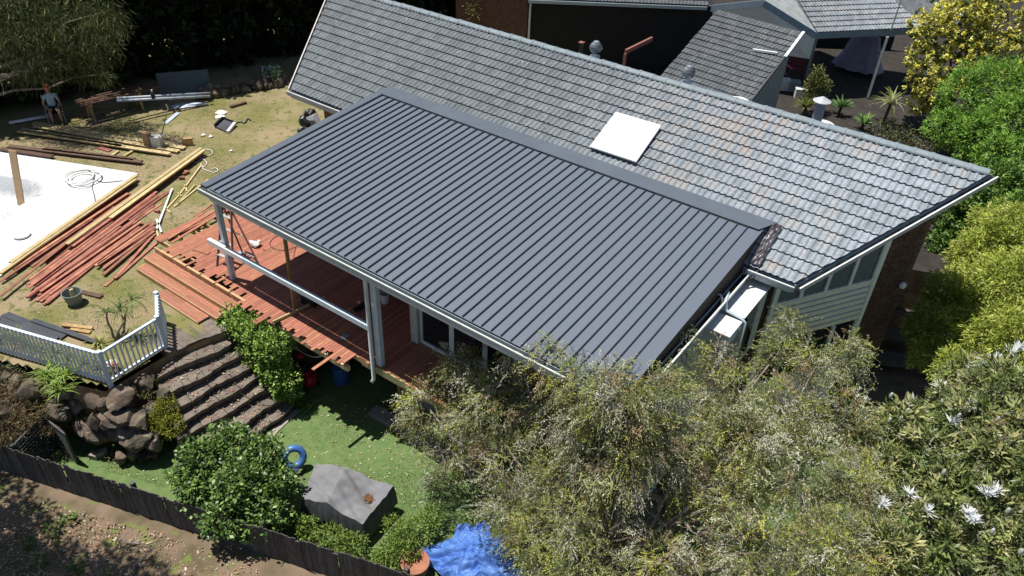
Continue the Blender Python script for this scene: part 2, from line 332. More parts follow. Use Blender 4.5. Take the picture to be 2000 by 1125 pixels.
#@@HOUSE@@
# ============================================================ MAIN HOUSE
TH = math.radians(24); cT, sT = math.cos(TH), math.sin(TH)
Y4, Z4, G = 6.62, 3.25, .32
EY, EZ = Y4 - 4 * G * cT, Z4 - 4 * G * sT                 # eave line
RYr, RZr = Y4 + 10.15 * G * cT, Z4 + 10.15 * G * sT       # ridge line
def rake_r(v): return 12.756 + (15.227 - 12.756) * v / 4.47   # x of the cut ends at slope distance v
def rake_l(v): return -3.35 - 2.25 * v / 4.47
house = thing('house', 'long house with weathered grey tiled roof, brown brick and cream boards', 'house', loc=(4.5, 9.5, ZL))
def tilemat(name, base, warm, pale):
    ma = bpy.data.materials.new(name); ma.use_nodes = True; t = ma.node_tree; N = t.nodes; Lk = t.links; b = N['Principled BSDF']; b.inputs['Roughness'].default_value = .62; b.inputs['Specular IOR Level'].default_value = .35
    g_ = N.new('ShaderNodeNewGeometry'); sp = N.new('ShaderNodeSeparateXYZ'); Lk.new(g_.outputs['Position'], sp.inputs[0])
    def mth(op, a, v=None):
        n = N.new('ShaderNodeMath'); n.operation = op
        if isinstance(a, float): n.inputs[0].default_value = a
        else: Lk.new(a, n.inputs[0])
        if v is not None:
            if isinstance(v, float): n.inputs[1].default_value = v
            else: Lk.new(v, n.inputs[1])
        return n.outputs[0]
    ix = mth('FLOOR', mth('DIVIDE', mth('ADD', sp.outputs[0], .078), .155)); iy = mth('FLOOR', mth('DIVIDE', mth('SUBTRACT', sp.outputs[1], EY), G * cT))
    cb = N.new('ShaderNodeCombineXYZ'); Lk.new(ix, cb.inputs[0]); Lk.new(iy, cb.inputs[1])
    wn = N.new('ShaderNodeTexWhiteNoise'); wn.noise_dimensions = '2D'; Lk.new(cb.outputs[0], wn.inputs['Vector'])
    big = N.new('ShaderNodeTexNoise'); big.inputs['Scale'].default_value = .42; big.inputs['Detail'].default_value = 3; Lk.new(g_.outputs['Position'], big.inputs['Vector'])
    fine = N.new('ShaderNodeTexNoise'); fine.inputs['Scale'].default_value = 14; fine.inputs['Detail'].default_value = 8; Lk.new(g_.outputs['Position'], fine.inputs['Vector'])
    # older dull tiles to the left, paler cleaned tiles to the right
    px = N.new('ShaderNodeMapRange'); px.inputs[1].default_value = 4.; px.inputs[2].default_value = 10.; Lk.new(mth('ADD', sp.outputs[0], mth('MULTIPLY', big.outputs['Fac'], 4.)), px.inputs[0])
    px.inputs[1].default_value = 6.; px.inputs[2].default_value = 13.
    a = ramp_mix(t, px.outputs[0], base, pale)
    # warm faded tiles in patches
    wp = N.new('ShaderNodeMapRange'); wp.inputs[1].default_value = .53; wp.inputs[2].default_value = .68; Lk.new(mth('ADD', mth('MULTIPLY', wn.outputs['Value'], .28), mth('MULTIPLY', big.outputs['Fac'], .72)), wp.inputs[0])
    w2 = mth('MULTIPLY', wp.outputs[0], px.outputs[0])
    c = ramp_mix(t, mth('MULTIPLY', w2, .8), (0, 0, 0), warm); Lk.new(a.outputs[2], c.inputs[6])
    hs = N.new('ShaderNodeHueSaturation'); Lk.new(c.outputs[2], hs.inputs['Color'])
    vv = N.new('ShaderNodeMapRange'); vv.inputs[3].default_value = .80; vv.inputs[4].default_value = 1.18; Lk.new(wn.outputs['Value'], vv.inputs[0]); 
    f2 = N.new('ShaderNodeMapRange'); f2.inputs[1].default_value = .3; f2.inputs[2].default_value = .7; f2.inputs[3].default_value = .78; f2.inputs[4].default_value = 1.2; Lk.new(fine.outputs['Fac'], f2.inputs[0])
    Lk.new(mth('MULTIPLY', vv.outputs[0], f2.outputs[0]), hs.inputs['Value'])
    # lichen freckles
    li = N.new('ShaderNodeTexNoise'); li.inputs['Scale'].default_value = 9; li.inputs['Detail'].default_value = 6; Lk.new(g_.outputs['Position'], li.inputs['Vector'])
    lm = N.new('ShaderNodeMapRange'); lm.inputs[1].default_value = .665; lm.inputs[2].default_value = .72; lm.inputs[4].default_value = .65; Lk.new(li.outputs['Fac'], lm.inputs[0])
    lx = ramp_mix(t, lm.outputs[0], (0, 0, 0), (.44, .44, .40)); Lk.new(hs.outputs[0], lx.inputs[6]); Lk.new(lx.outputs[2], b.inputs['Base Color'])
    bp = N.new('ShaderNodeBump'); bp.inputs['Strength'].default_value = .25; bp.inputs['Distance'].default_value = .01; Lk.new(fine.outputs['Fac'], bp.inputs['Height']); Lk.new(bp.outputs[0], b.inputs['Normal'])
    MATS[name] = ma; return ma
m_tile = tilemat('weathered_concrete_tile', (.128, .146, .158), (.24, .21, .19), (.255, .287, .318))
m_tile2 = tilemat('dark_concrete_tile', (.09, .10, .11), (.16, .14, .12), (.12, .133, .143))
m_cap2 = M('ridge_cap_paint', (.21, .255, .28), (.165, .20, .225), .6, 5)
TW = .31
def tile_geo(mb, x0, v0, F, wd=TW, gl=G):
    """one double-roll tile; F maps (x, slope distance, height off the plane) to the world"""
    n = 12; prof = []
    for i in range(n + 1):
        u = (i / n * 2) % 1.0 if i < n else 0.
        h = .034 * max(0., math.cos((u - .78) / .30 * math.pi / 2)) ** 1. if abs(u - .78) < .30 else 0.
        if u < .08: h = .034 * max(0., math.cos((u + .22) / .30 * math.pi / 2))
        prof.append((i / n * wd, h))
    vs = []
    for x, h in prof:
        vs += [F(x0 + x, v0, .056 + h), F(x0 + x, v0 + gl + .05, .010 + h), F(x0 + x, v0 + .004, .040 + h), F(x0 + x, v0 + .10, .004 + h * .8)]
    fs = []
    for i in range(n):
        a, b = i * 4, i * 4 + 4
        fs += [(a, b, b + 1, a + 1), (a + 2, b + 2, b, a), (a + 3, b + 3, b + 2, a + 2)]
    mb.add(vs, fs)
tm = MB(); tile_geo(tm, 0, 0, lambda x, v, h: (x, v, h)); TILE = tm.mesh('tile', m_tile); TILE2 = TILE.copy(); TILE2.materials[0] = m_tile2
def tiled_slope(parent, Fm, rows, xl, xr, hidden, mesh, stuffname, limit, camdist=True):
    """Fm: 4x4 world matrix of the slope (x along eave, y up the slope, z off it); whole tiles nearest the drone become objects, cut and far ones one mesh"""
    cand = []; cut = MB(); half = 0
    for r in range(rows):
        v = r * G - .02; x = math.floor(min(xl(v), xl(v + G)) / TW) * TW - TW
        while x < max(xr(v), xr(v + G)):
            if not hidden(x, x + TW, v, v + G):
                lo = max(xl(v), xl(v + G)); hi = min(xr(v), xr(v + G))
                if x >= lo and x + TW <= hi:
                    w_ = Fm @ Vector((x, v, 0)); cand.append(((Vector(CC) - w_).length, x, v))
                elif x + TW > min(xl(v), xl(v + G)) and x < max(xr(v), xr(v + G)):
                    bm = bmesh.new(); me = mesh.copy(); bm.from_mesh(me); bpy.data.meshes.remove(me)
                    bmesh.ops.translate(bm, verts=bm.verts, vec=(x, v, 0))
                    for fx, sg in ((xl, -1), (xr, 1)):
                        p0 = Vector((fx(v), v, 0)); p1 = Vector((fx(v + G), v + G, 0)); d = p1 - p0
                        nn = Vector((d.y, -d.x, 0)) * sg
                        bmesh.ops.bisect_plane(bm, geom=bm.verts[:] + bm.edges[:] + bm.faces[:], plane_co=p0, plane_no=nn, clear_outer=True)
                    if bm.faces:
                        bm.verts.index_update(); cut.add([Fm @ q.co for q in bm.verts], [[q.index for q in f.verts] for f in bm.faces])
                    bm.free()
            x += TW
    cand.sort()
    for d_, x, v in cand[:limit]:
        o = bpy.data.objects.new('tile', mesh); COL.objects.link(o); place(o, Fm @ Matrix.Translation((x, v, random.uniform(0, .006))) @ Matrix.Rotation(random.gauss(0, .004), 4, 'Z'), parent)
    for d_, x, v in cand[limit:]:
        tile_geo(cut, x, v, lambda a, b, h: tuple(Fm @ Vector((a, b, h))))
    o = stuff(cut.build(stuffname, mesh.materials[0], parent)); return o
Fmain = Matrix(((1, 0, 0, 0), (0, cT, -sT, EY), (0, sT, cT, EZ), (0, 0, 0, 1)))
def FP(x, v, h): return Fmain @ Vector((x, v, h))
SL = 10.15 * G + 4 * G
roof = MB(); nn = (0, -sT, cT)
roof.slab([FP(rake_l(0), .02, -.004), FP(rake_r(0), .02, -.004), FP(rake_r(SL), SL, -.004), FP(rake_l(SL), SL, -.004)], .1, nn)
b0 = FP(0, SL, -.004); fl = lambda x, k: Vector((x, b0.y + k * cT, b0.z - k * sT))
roof.slab([fl(rake_l(SL), .01), fl(rake_r(SL), .01), fl(rake_r(0), SL), fl(rake_l(0), SL)], .1, (0, sT, cT))
rf = roof.build('tiled_roof', m_tile, house)
tiled_slope(rf, Fmain, 14, rake_l, rake_r, lambda x0, x1, v0, v1: (v1 < 4 * G + .05 and x0 > -.1 and x1 < 11.75), TILE, 'far_tiles', 300)
Fback = Matrix(((-1, 0, 0, 0), (0, -cT, sT, b0.y + SL * cT), (0, sT, cT, b0.z - SL * sT), (0, 0, 0, 1)))
# ridge caps: half-round pieces, lapped
capm = MB(); n = 8; prof = [(math.cos(math.pi * i / n) * .135, math.sin(math.pi * i / n) * .085 - .03) for i in range(n + 1)]
vs = []
for x, s_ in ((0, 1.16), (.07, 1.15), (.075, 1.0), (.44, .95)): vs += [(x, a * s_, b * s_) for a, b in prof]
fs = [(k * 9 + i, k * 9 + i + 1, (k + 1) * 9 + i + 1, (k + 1) * 9 + i) for k in range(3) for i in range(n)] + [tuple(range(8, -1, -1)), tuple(27 + i for i in range(9))]
capm.add(vs, fs); CAP = capm.mesh('ridge_cap', m_cap2)
x = rake_l(SL)
while x < rake_r(SL) - .2:
    o = bpy.data.objects.new('ridge_cap', CAP); COL.objects.link(o)
    place(o, Matrix.Translation((x, b0.y, b0.z + .045 + random.gauss(0, .004))) @ Matrix.Rotation(random.gauss(0, .012), 4, 'Z'), rf); x += .40
# walls under the roof, following the slopes
def roofz(y): return (EZ + (y - EY) * sT / cT if y < b0.y else b0.z - (y - b0.y) * sT / cT) - .13
wp = [(-2.6, 6.0), (12.26, 6.0), (14.53, 9.7), (12.3, 13.0), (-2.6, 13.0), (-4.8, 9.7)]
g = MB()
for i in range(6):
    a, b = wp[i], wp[(i + 1) % 6]; g.add([(a[0], a[1], -2.6), (b[0], b[1], -2.6), (b[0], b[1], roofz(b[1])), (a[0], a[1], roofz(a[1]))], [(0, 1, 2, 3)])
g.build('wall', m_mortar, house)
# fascia and gutters along the eave, and the raking gutter on the cut gable
def gutter(parent, a, b, name='gutter', wd=.13, ht=.12, lip=m_gutl, body=m_greyp, dark=True):
    a, b = Vector(a), Vector(b); d = (b - a).normalized(); sd = d.cross(Vector((0, 0, 1))).normalized(); up = sd.cross(d)
    mb = MB(); mb.bar(a, b, wd, .012); mb.bar(a + sd * wd / 2 + up * ht / 2, b + sd * wd / 2 + up * ht / 2, .012, ht); mb.bar(a - sd * wd / 2 + up * ht * .55, b - sd * wd / 2 + up * ht * .55, .012, ht * 1.1)
    o = mb.build(name, body, parent)
    l = MB(); l.bar(a + sd * (wd / 2 + .004) + up * (ht + .012), b + sd * (wd / 2 + .004) + up * (ht + .012), .035, .022); l.build('lip', lip, o)
    s2 = MB(); s2.bar(a + up * .03, b + up * .03, wd - .03, .02); s2.build('channel_shade', m_dark, o); return o  # near-black strip painting the shade inside the gutter channel
gutter(house, (-3.4, EY - .09, EZ - .13), (-.32, EY - .09, EZ - .13)); gutter(house, (11.72, EY - .09, EZ - .13), (12.8, EY - .09, EZ - .13))
ra, rb = FP(rake_r(0) + .1, -.05, -.12), FP(rake_r(SL) + .1, SL, -.12)
gutter(house, ra, rb, 'raking_gutter', .14, .1)
la, lb = FP(rake_l(0) - .08, 0, -.08), FP(rake_l(SL) - .08, SL, -.08)
gutter(house, lb, la, 'raking_gutter', .1, .08, lip=M('pale_pink_lip', (.62, .55, .52), None, .5))
g = MB(); g.bar((-3.4, EY - .0, EZ - .16), (12.7, EY - .0, EZ - .16), .03, .2); g.build('fascia', m_greyp, house)
g = MB(); g.bar((-1.55, 6.0, ZU), (-1.55, 5.99, ZU + .01), .01, .01)
# skylight panel
o = MB(); q = [FP(6.62, 3.52 - 1.39 + .92, .16), FP(7.95, 2.13 + .92, .16)]
sk = [(6.63, 8.13), (7.95, 8.15), (7.98, 6.93), (6.64, 6.91)]
def vy(y): return (y - EY) / cT
pts = [FP(x, vy(y) - .05, .17) for x, y in sk][::-1]
mb = MB(); mb.slab(pts, .05, nn); skl = mb.build('skylight', M('white_acrylic', (.86, .87, .88), (.82, .83, .84), .3, 3), house)
mb = MB(); ctr = sum(pts, Vector()) / 4
mb.slab([ctr + (p - ctr) * .93 - Vector(nn) * .05 for p in pts], .12, nn); mb.build('kerb', m_flash, skl)
mb = MB()
for i in range(4):
    a, b = ctr + (pts[i] - ctr) * .955 + Vector(nn) * .004, ctr + (pts[(i + 1) % 4] - ctr) * .955 + Vector(nn) * .004
    mb.bar(a, b, .02, .008, nn)
mb.build('seam', M('seam_white', (.7, .71, .72), None, .5), skl)
# turbine vents, flue, white domes on the far slope
def turbine(px, py, y, nm):
    top = UY(px, py, y); zb = roofz(y) + .05; c = Vector((top.x, top.y, zb)); h = top.z - zb
    mb = MB(); mb.lathe(c - Vector((0, 0, .1)), [(.13, 0), (.13, h * .5), (.15, h * .5 + .02), (.15, h * .55)], 14); t = mb.build('turbine_vent', m_steel, house)
    mb = MB(); zc = c.z + h * .55; R0 = .19
    for k in range(18):
        a0 = 2 * math.pi * k / 18; vs = []
        for j in range(6):
            f = j / 5; r = R0 * math.sin(math.pi * (.22 + .62 * f)); z = zc + h * .45 * f; tw = a0 + f * .5
            vs += [(c.x + r * math.cos(tw), c.y + r * math.sin(tw), z), (c.x + r * .86 * math.cos(tw + .3), c.y + r * .86 * math.sin(tw + .3), z)]
        mb.add(vs, [(2 * j, 2 * j + 1, 2 * j + 3, 2 * j + 2) for j in range(5)])
    mb.build('fins', M('vent_fins', (.30, .33, .36), None, .45, metal=.4), t)
    mb = MB(); mb.lathe((c.x, c.y, zc + h * .42), [(R0 * .5, 0), (R0 * .42, .04), (.02, .06)], 14); mb.build('cap', m_steel, t)
turbine(1165, 82, 10.15, 'a'); turbine(1347, 130, 10.0, 'b')
c = UY(1606, 196, 10.3); mb = MB(); mb.lathe((c.x, c.y, roofz(10.3)), [(.13, 0), (.13, c.z - roofz(10.3))], 16); fl_ = mb.build('flue', M('flue_blue_grey', (.13, .16, .20), None, .5), house)
mb = MB(); mb.lathe((c.x, c.y, c.z - .03), [(.22, 0), (.225, .02), (.02, .13)], 18); mb.build('flue_cap', M('flue_cap_grey', (.42, .44, .45), None, .5), fl_)
for (px, py) in ((1438, 186), (1603, 232)):
    c = UY(px + 5, py + 8, 10.6); mb = MB(); mb.lathe((c.x, c.y, c.z - .5), [(.42, 0), (.42, .3), (.38, .4), (.27, .48), (.1, .52), (.01, .525)], 20); mb.build('roof_dome', MATS['white_acrylic'], house, True)
# ---- window wall on the cut gable
wd_ = Vector((.517, .856, 0)).normalized(); wn_ = Vector((wd_.y, -wd_.x, 0)); wp0 = Vector((12.157, 5.812, 0))
def WP(s, z, o=0.): p = wp0 + wd_ * s + wn_ * (o + .02); return Vector((p.x, p.y, z))
def wpanel(name, mat, parent, s0, s1, z0, z1, o0, o1):
    mb = MB(); mb.hexa([WP(s0, z0, o0), WP(s1, z0, o0), WP(s1, z0, o1), WP(s0, z0, o1), WP(s0, z1, o0), WP(s1, z1, o0), WP(s1, z1, o1), WP(s0, z1, o1)]); return mb.build(name, mat, parent)
# cream lap boards between the two bands of windows
nb = 7
for i in range(nb):
    z0 = .37 + (1.60 - .37) * i / nb; z1 = .37 + (1.60 - .37) * (i + 1) / nb
    mb = MB(); mb.hexa([WP(.25, z0 + .01, 0), WP(3.22, z0 + .01, 0), WP(3.22, z0 + .01, .012), WP(.25, z0 + .01, .012), WP(.25, z1 - .012, 0), WP(3.22, z1 - .012, 0), WP(3.22, z1 - .012, .05), WP(.25, z1 - .012, .05)]); mb.build('weatherboard', m_wb, house)
def wtop(s): return roofz(wp0.y + wd_.y * s) - .02
def wwindow(s0, s1, z0, z1f, shut):
    mb = MB(); fr = .05
    for (a, b, c_, d_) in ((s0, s0 + fr, 0, 1), (s1 - fr, s1, 0, 1)):
        mb.hexa([WP(a, z0, 0), WP(b, z0, 0), WP(b, z0, .06), WP(a, z0, .06), WP(a, z1f(a), 0), WP(b, z1f(b), 0), WP(b, z1f(b), .06), WP(a, z1f(a), .06)])
    mb.hexa([WP(s0 + fr, z0, 0), WP(s1 - fr, z0, 0), WP(s1 - fr, z0, .062), WP(s0 + fr, z0, .062), WP(s0 + fr, z0 + .06, 0), WP(s1 - fr, z0 + .06, 0), WP(s1 - fr, z0 + .06, .062), WP(s0 + fr, z0 + .06, .062)])
    wn = mb.build('window', M('window_frame_white', (.80, .83, .83), None, .45), house)
    p = MB(); p.add([WP(s0 + fr, z0, .012), WP(s1 - fr, z0, .012), WP(s1 - fr, z1f(s1), .012), WP(s0 + fr, z1f(s0), .012)], [(0, 1, 2, 3)]); p.build('pane', m_glass, wn)
    if shut:
        sh = MB(); k = int((min(z1f(s0), z1f(s1)) - z0 - .1) / .075)
        for i in range(k):
            z = z0 + .1 + i * .075; sh.hexa([WP(s0 + fr + .05, z, .014), WP(s1 - fr - .05, z, .014), WP(s1 - fr - .05, z - .02, .03), WP(s0 + fr + .05, z - .02, .03), WP(s0 + fr + .05, z + .04, .014), WP(s1 - fr - .05, z + .04, .014), WP(s1 - fr - .05, z + .02, .03), WP(s0 + fr + .05, z + .02, .03)])
        sh.build('shutter', M('shutter_grey_green', (.14, .17, .17), None, .5), wn)
for i in range(4):
    s0 = .28 + i * .735; wwindow(s0, s0 + .735, 1.60, wtop, True); wwindow(s0, s0 + .735, -1.0, lambda s: .37, False)
wpanel('corner_trim', m_wb, house, 3.22, 3.34, -1.1, wtop(3.3), 0, .07)
wpanel('corner_trim', m_wb, house, .18, .28, -1.1, wtop(.2), 0, .07)
wpanel('lower_boards', m_wb, house, .25, 3.22, -2.4, -1.02, 0, .03)
# brick pier: courses of bricks on the exposed part
BR = None
bm_ = MB(); bm_.box((0, 0, 0), (.22, .03, .072)); BR = bm_.mesh('brick', m_brick); rest = MB(); cnt = 0
rzw = math.atan2(wd_.y, wd_.x)
for r in range(62):
    z = -1.95 + r * .086; s = 3.36 + (.115 if r % 2 else 0)
    while s < 4.36:
        if z < wtop(s) - .05:
            p = WP(s + .11, z, .0)
            if z > -.9 and cnt < 300:
                o = bpy.data.objects.new('brick', BR); COL.objects.link(o); place(o, Matrix.Translation(p) @ Matrix.Rotation(rzw + random.gauss(0, .01), 4, 'Z'), house); cnt += 1
            else: rest.box(p, (.22, .03, .072), rzw)
        s += .232
stuff(rest.build('lower_bricks', m_brick, house))
lb_ = WP(4.3, 1.25, .1); mb = MB(); mb.lathe(lb_ - Vector((0, 0, .09)), [(.02, 0), (.07, .02), (.09, .08), (.075, .14), (.02, .17)], 14); mb.build('globe_lamp', m_white, house, True)
# ---- sunroom below the metal roof: end wall in cream boards, glazed front, window boxes
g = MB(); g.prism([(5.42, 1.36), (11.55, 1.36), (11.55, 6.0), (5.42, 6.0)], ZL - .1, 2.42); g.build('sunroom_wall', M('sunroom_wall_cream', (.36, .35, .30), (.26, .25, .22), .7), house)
for i in range(26):
    z = ZL + .02 + i * .18; mb = MB(); mb.hexa([(11.553, 1.33, z), (11.60, 1.33, z), (11.60, 5.98, z), (11.553, 5.98, z), (11.553, 1.33, z + .178), (11.572, 1.33, z + .178), (11.572, 5.98, z + .178), (11.553, 5.98, z + .178)]); mb.build('weatherboard', m_wb, house)
m_fr = M('door_frame_pale', (.76, .81, .80), None, .4)
def glaze(x0, x1, z0, z1, y=1.33):
    mb = MB(); fr = .07
    mb.bar((x0 + fr / 2, y, z0), (x0 + fr / 2, y, z1), .08, fr, (1, 0, 0)); mb.bar((x1 - fr / 2, y, z0), (x1 - fr / 2, y, z1), .08, fr, (1, 0, 0)); mb.bar((x0 + fr, y, z0 + .04), (x1 - fr, y, z0 + .04), .08, .08); mb.bar((x0 + fr, y, z1 - .04), (x1 - fr, y, z1 - .04), .08, .08)
    wn = mb.build('glazed_door', m_fr, house); p = MB(); p.add([(x0 + fr, y - .01, z0 + .08), (x1 - fr, y - .01, z0 + .08), (x1 - fr, y - .01, z1 - .08), (x0 + fr, y - .01, z1 - .08)], [(0, 1, 2, 3)]); p.build('pane', m_glass, wn)
for i in range(6): glaze(5.62 + i * .98, 5.62 + (i + 1) * .98, .01, 2.3)
mb = MB(); mb.bar((5.5, 1.3, 0), (5.5, 1.3, 2.42), .2, .22, (1, 0, 0)); mb.build('corner_post', M('post_cream', (.55, .56, .53), None, .5), house)
for (y0, y1, zt, zb) in ((4.13, 5.62, 2.36, .6), (3.38, 3.98, 2.33, 1.95)):
    mb = MB(); mb.prism([(11.6, y0), (12.22, y0), (12.22, y1), (11.6, y1)], zb, zt - .035); wb = mb.build('window_box', M('box_side_white', (.62, .66, .68), None, .5), house)
    mb = MB(); mb.prism([(11.62, y0 - .02), (12.26, y0 - .02), (12.26, y1 + .02), (11.62, y1 + .02)], zt - .033, zt); mb.build('box_top', M('white_sheet_metal', (.74, .74, .73), (.55, .55, .54), .45, 3), wb)
    if zb < 1:
        mb = MB(); mb.add([(12.225, y0 + .1, zb + .2), (12.225, y1 - .5, zb + .2), (12.225, y1 - .5, zt - .15), (12.225, y0 + .1, zt - .15)], [(0, 1, 2, 3)]); mb.build('pane', m_glass, wb)
gutter(house, (11.72, .0, 2.5), (11.72, 5.36, 2.5), 'side_gutter', .14, .1)
mb = MB(); mb.tube([(11.72, 4.35, 2.66), (11.78, 4.1, 2.62), (11.85, 4.06, 2.4), (12.2, 4.06, 2.36), (12.3, 4.06, 2.3), (12.3, 4.06, -2.3)], .035, 8); mb.build('downpipe', m_bluew, house, True)
mb = MB(); mb.tube([(11.95, 5.55, 2.85), (11.92, 5.3, 2.62), (11.86, 5.2, 2.55), (11.8, 5.1, 2.6)], .03, 8); mb.build('conduit', m_black, house, True)
mb = MB(); mb.tube([(11.55, 3.95, 2.75), (11.68, 3.98, 2.78), (11.74, 3.98, 2.7), (11.74, 3.98, 2.45)], .025, 8); mb.build('vent_pipe', m_steel, house, True)
# lead flashing dressed over the tiles at the corner
fgrid = []; nx_, ny_ = 10, 22
for j in range(ny_ + 1):
    for i in range(nx_ + 1):
        fgrid.append(FP(11.72 + .22 * i / nx_ - .02 * j / ny_, .02 + 1.22 * j / ny_, .085 + .03 * abs(math.sin(i * 2.1 + j * .6)) + random.uniform(0, .035)))
mb = MB(); mb.add(fgrid, [(j * 11 + i, j * 11 + i + 1, j * 11 + i + 12, j * 11 + i + 11) for j in range(ny_) for i in range(nx_)]); mb.build('lead_flashing', M('lead', (.16, .15, .17), (.10, .09, .10), .42, 8, metal=.5), house)
#@@PATIO@@
# ============================================================ PATIO COVER (new metal roof)
PP = .2355; RT = 6.22; RZ0, RZ1 = 2.80, 3.292; slope = (RZ1 - RZ0) / RT
patio = thing('patio_cover', 'new dark grey ribbed metal patio roof on pale blue posts', 'patio roof', loc=(0, .1, 0))
def RP(x, y, h=0.): return Vector((x, y, RZ0 + y * slope + h))
PAN = MB(); PAN.slab([RP(.002, -.03), RP(PP - .002, -.03), RP(PP - .002, RT), RP(.002, RT)], .02, (0, -slope, 1)); PANM = PAN.mesh('pan', m_metal)
RIB = MB()
rb_ = [(-.012, .001), (-.007, .046), (.007, .046), (.012, .001)]
for (i, (x, h)) in enumerate(rb_): pass
vs = [RP(x, -.02, h) for x, h in rb_] + [RP(x, RT - .12, h) for x, h in rb_]
RIB.add(vs, [(0, 1, 5, 4), (1, 2, 6, 5), (2, 3, 7, 6), (0, 3, 2, 1), (4, 5, 6, 7)]); RIBM = RIB.mesh('rib', M('rib_sheet_shaded', (.06, .07, .092), (.052, .06, .08), .45, 2, spec=.4))  # ribs coloured darker than the pans to paint their shaded sides
for k in range(48):
    o = bpy.data.objects.new('pan', PANM); COL.objects.link(o); place(o, Matrix.Translation((k * PP, 0, 0)), patio)
for k in range(49):
    o = bpy.data.objects.new('rib', RIBM); COL.objects.link(o); place(o, Matrix.Translation((k * PP, 0, 0)), patio)
g = MB(); g.slab([RP(48 * PP + .002, -.03), RP(11.62, -.03), RP(11.62, RT), RP(48 * PP + .002, RT)], .02, (0, -slope, 1)); g.build('pan', m_metal, patio)
g = MB(); g.slab([RP(-.25, -.05, .03), RP(-.03, -.05, .03), RP(-.03, 6.2, .045), RP(-.25, 6.2, .045)], .035, (0, -slope, 1)); g.build('barge_flashing', m_flash, patio)
g = MB(); g.bar(RP(-.252, -.05, -.07), RP(-.252, 6.3, -.07), .012, .2); g.build('barge_board', m_flash, patio)
g = MB(); g.slab([RP(-.25, RT - .16, .05), RP(11.55, RT - .16, .05), Vector((11.78, 6.6, 3.345)), Vector((-.25, 6.6, 3.345))], .012, (0, -slope, 1)); g.build('head_flashing', m_flash, patio)
SM = MB(); SM.bar(RP(.03, RT - .165, .02), RP(PP - .05, RT - .165, .02), .012, .035); SMM = SM.mesh('pan_stop', M('stop_end_dark', (.05, .055, .065), None, .5))
for k in range(48):   # turned-up pan ends below the head flashing
    o = bpy.data.objects.new('pan_stop', SMM); COL.objects.link(o); place(o, Matrix.Translation((k * PP, 0, 0)), patio)
gutter(patio, (-.26, -.1, 2.63), (11.66, -.1, 2.63), 'gutter', .12, .11, lip=M('gutter_lip_cream', (.62, .64, .6), None, .25, spec=.7), body=m_greyp)
g = MB(); g.bar((-.2, .1, 2.47), (11.6, .1, 2.47), .09, .26); g.build('front_beam', m_bluew, patio)
g = MB(); g.bar((-.18, .15, 2.5), (-.18, 6.1, 2.95), .06, .22); g.build('side_beam', m_bluew, patio)
for yy in (1.6, 3.1, 4.6):
    g = MB(); g.bar((-.15, yy, RZ0 + yy * slope - .16), (11.5, yy, RZ0 + yy * slope - .16), .05, .14); g.build('purlin', m_bluew, patio)
g = MB(); g.slab([RP(-.2, .05, -.06), RP(11.5, .05, -.06), RP(11.5, 6.0, -.06), RP(-.2, 6.0, -.06)], .03, (0, 0, 1)); g.build('ceiling_lining', M('lining_grey', (.35, .37, .38), None, .7), patio)
g = MB(); g.add([(11.6, .0, 2.5), (11.6, 6.3, 2.5), (11.6, 6.3, 3.25), (11.6, 0, 2.76)], [(0, 1, 2, 3)]); g.build('end_infill', M('infill_dark', (.06, .045, .04), None, .8), patio)
for x, w_ in ((0.0, .125), (5.42, .17)):
    g = MB(); g.bar((x, .12, -.02), (x, .12, 2.40), .125, w_, (1, 0, 0)); g.build('post', m_bluew, patio)
g = MB(); g.tube([(5.31, -.05, 2.62), (5.31, -.03, 2.5), (5.31, -.03, -.42), (5.28, -.08, -.5)], .05, 8); g.build('downpipe', M('downpipe_pale', (.62, .68, .70), None, .4), patio, True)
pg = thing('timber_prop', 'yellow pine prop standing under the patio beam', 'prop', loc=(2.1, .35, 0))
pb, pt = U(576, 604, .0), UY(548, 455, .3); 
g = MB(); g.bar(pb, Vector((pb.x + .03, pb.y + .02, 2.36)), .09, .045, (1, 0, 0)); g.build('upright', m_pineg, pg)
a, b = U(533, 629, .05), U(636, 580, .05); g = MB(); g.bar(a, b, .045, .07); g.build('sole_plate', m_pine, pg)
# ---- white beam lying across the posts
g = MB(); a, b = Vector((-.93, -.03, 1.02)), Vector((5.3, -.0, 1.02))
a = UY(408, 470, -.03); b = UY(722, 640, -.03); g.bar(a, a + (b - a) * .24, .1, .14); hb = thing('handrail_beam', 'long white painted beam fixed across the patio posts', 'beam', loc=tuple(a))
g.build('white_end', m_white, hb); g = MB(); g.bar(a + (b - a) * .2402, b, .098, .138); g.build('pale_blue_length', m_bluew, hb)  # white near end, pale blue-white for the remainder

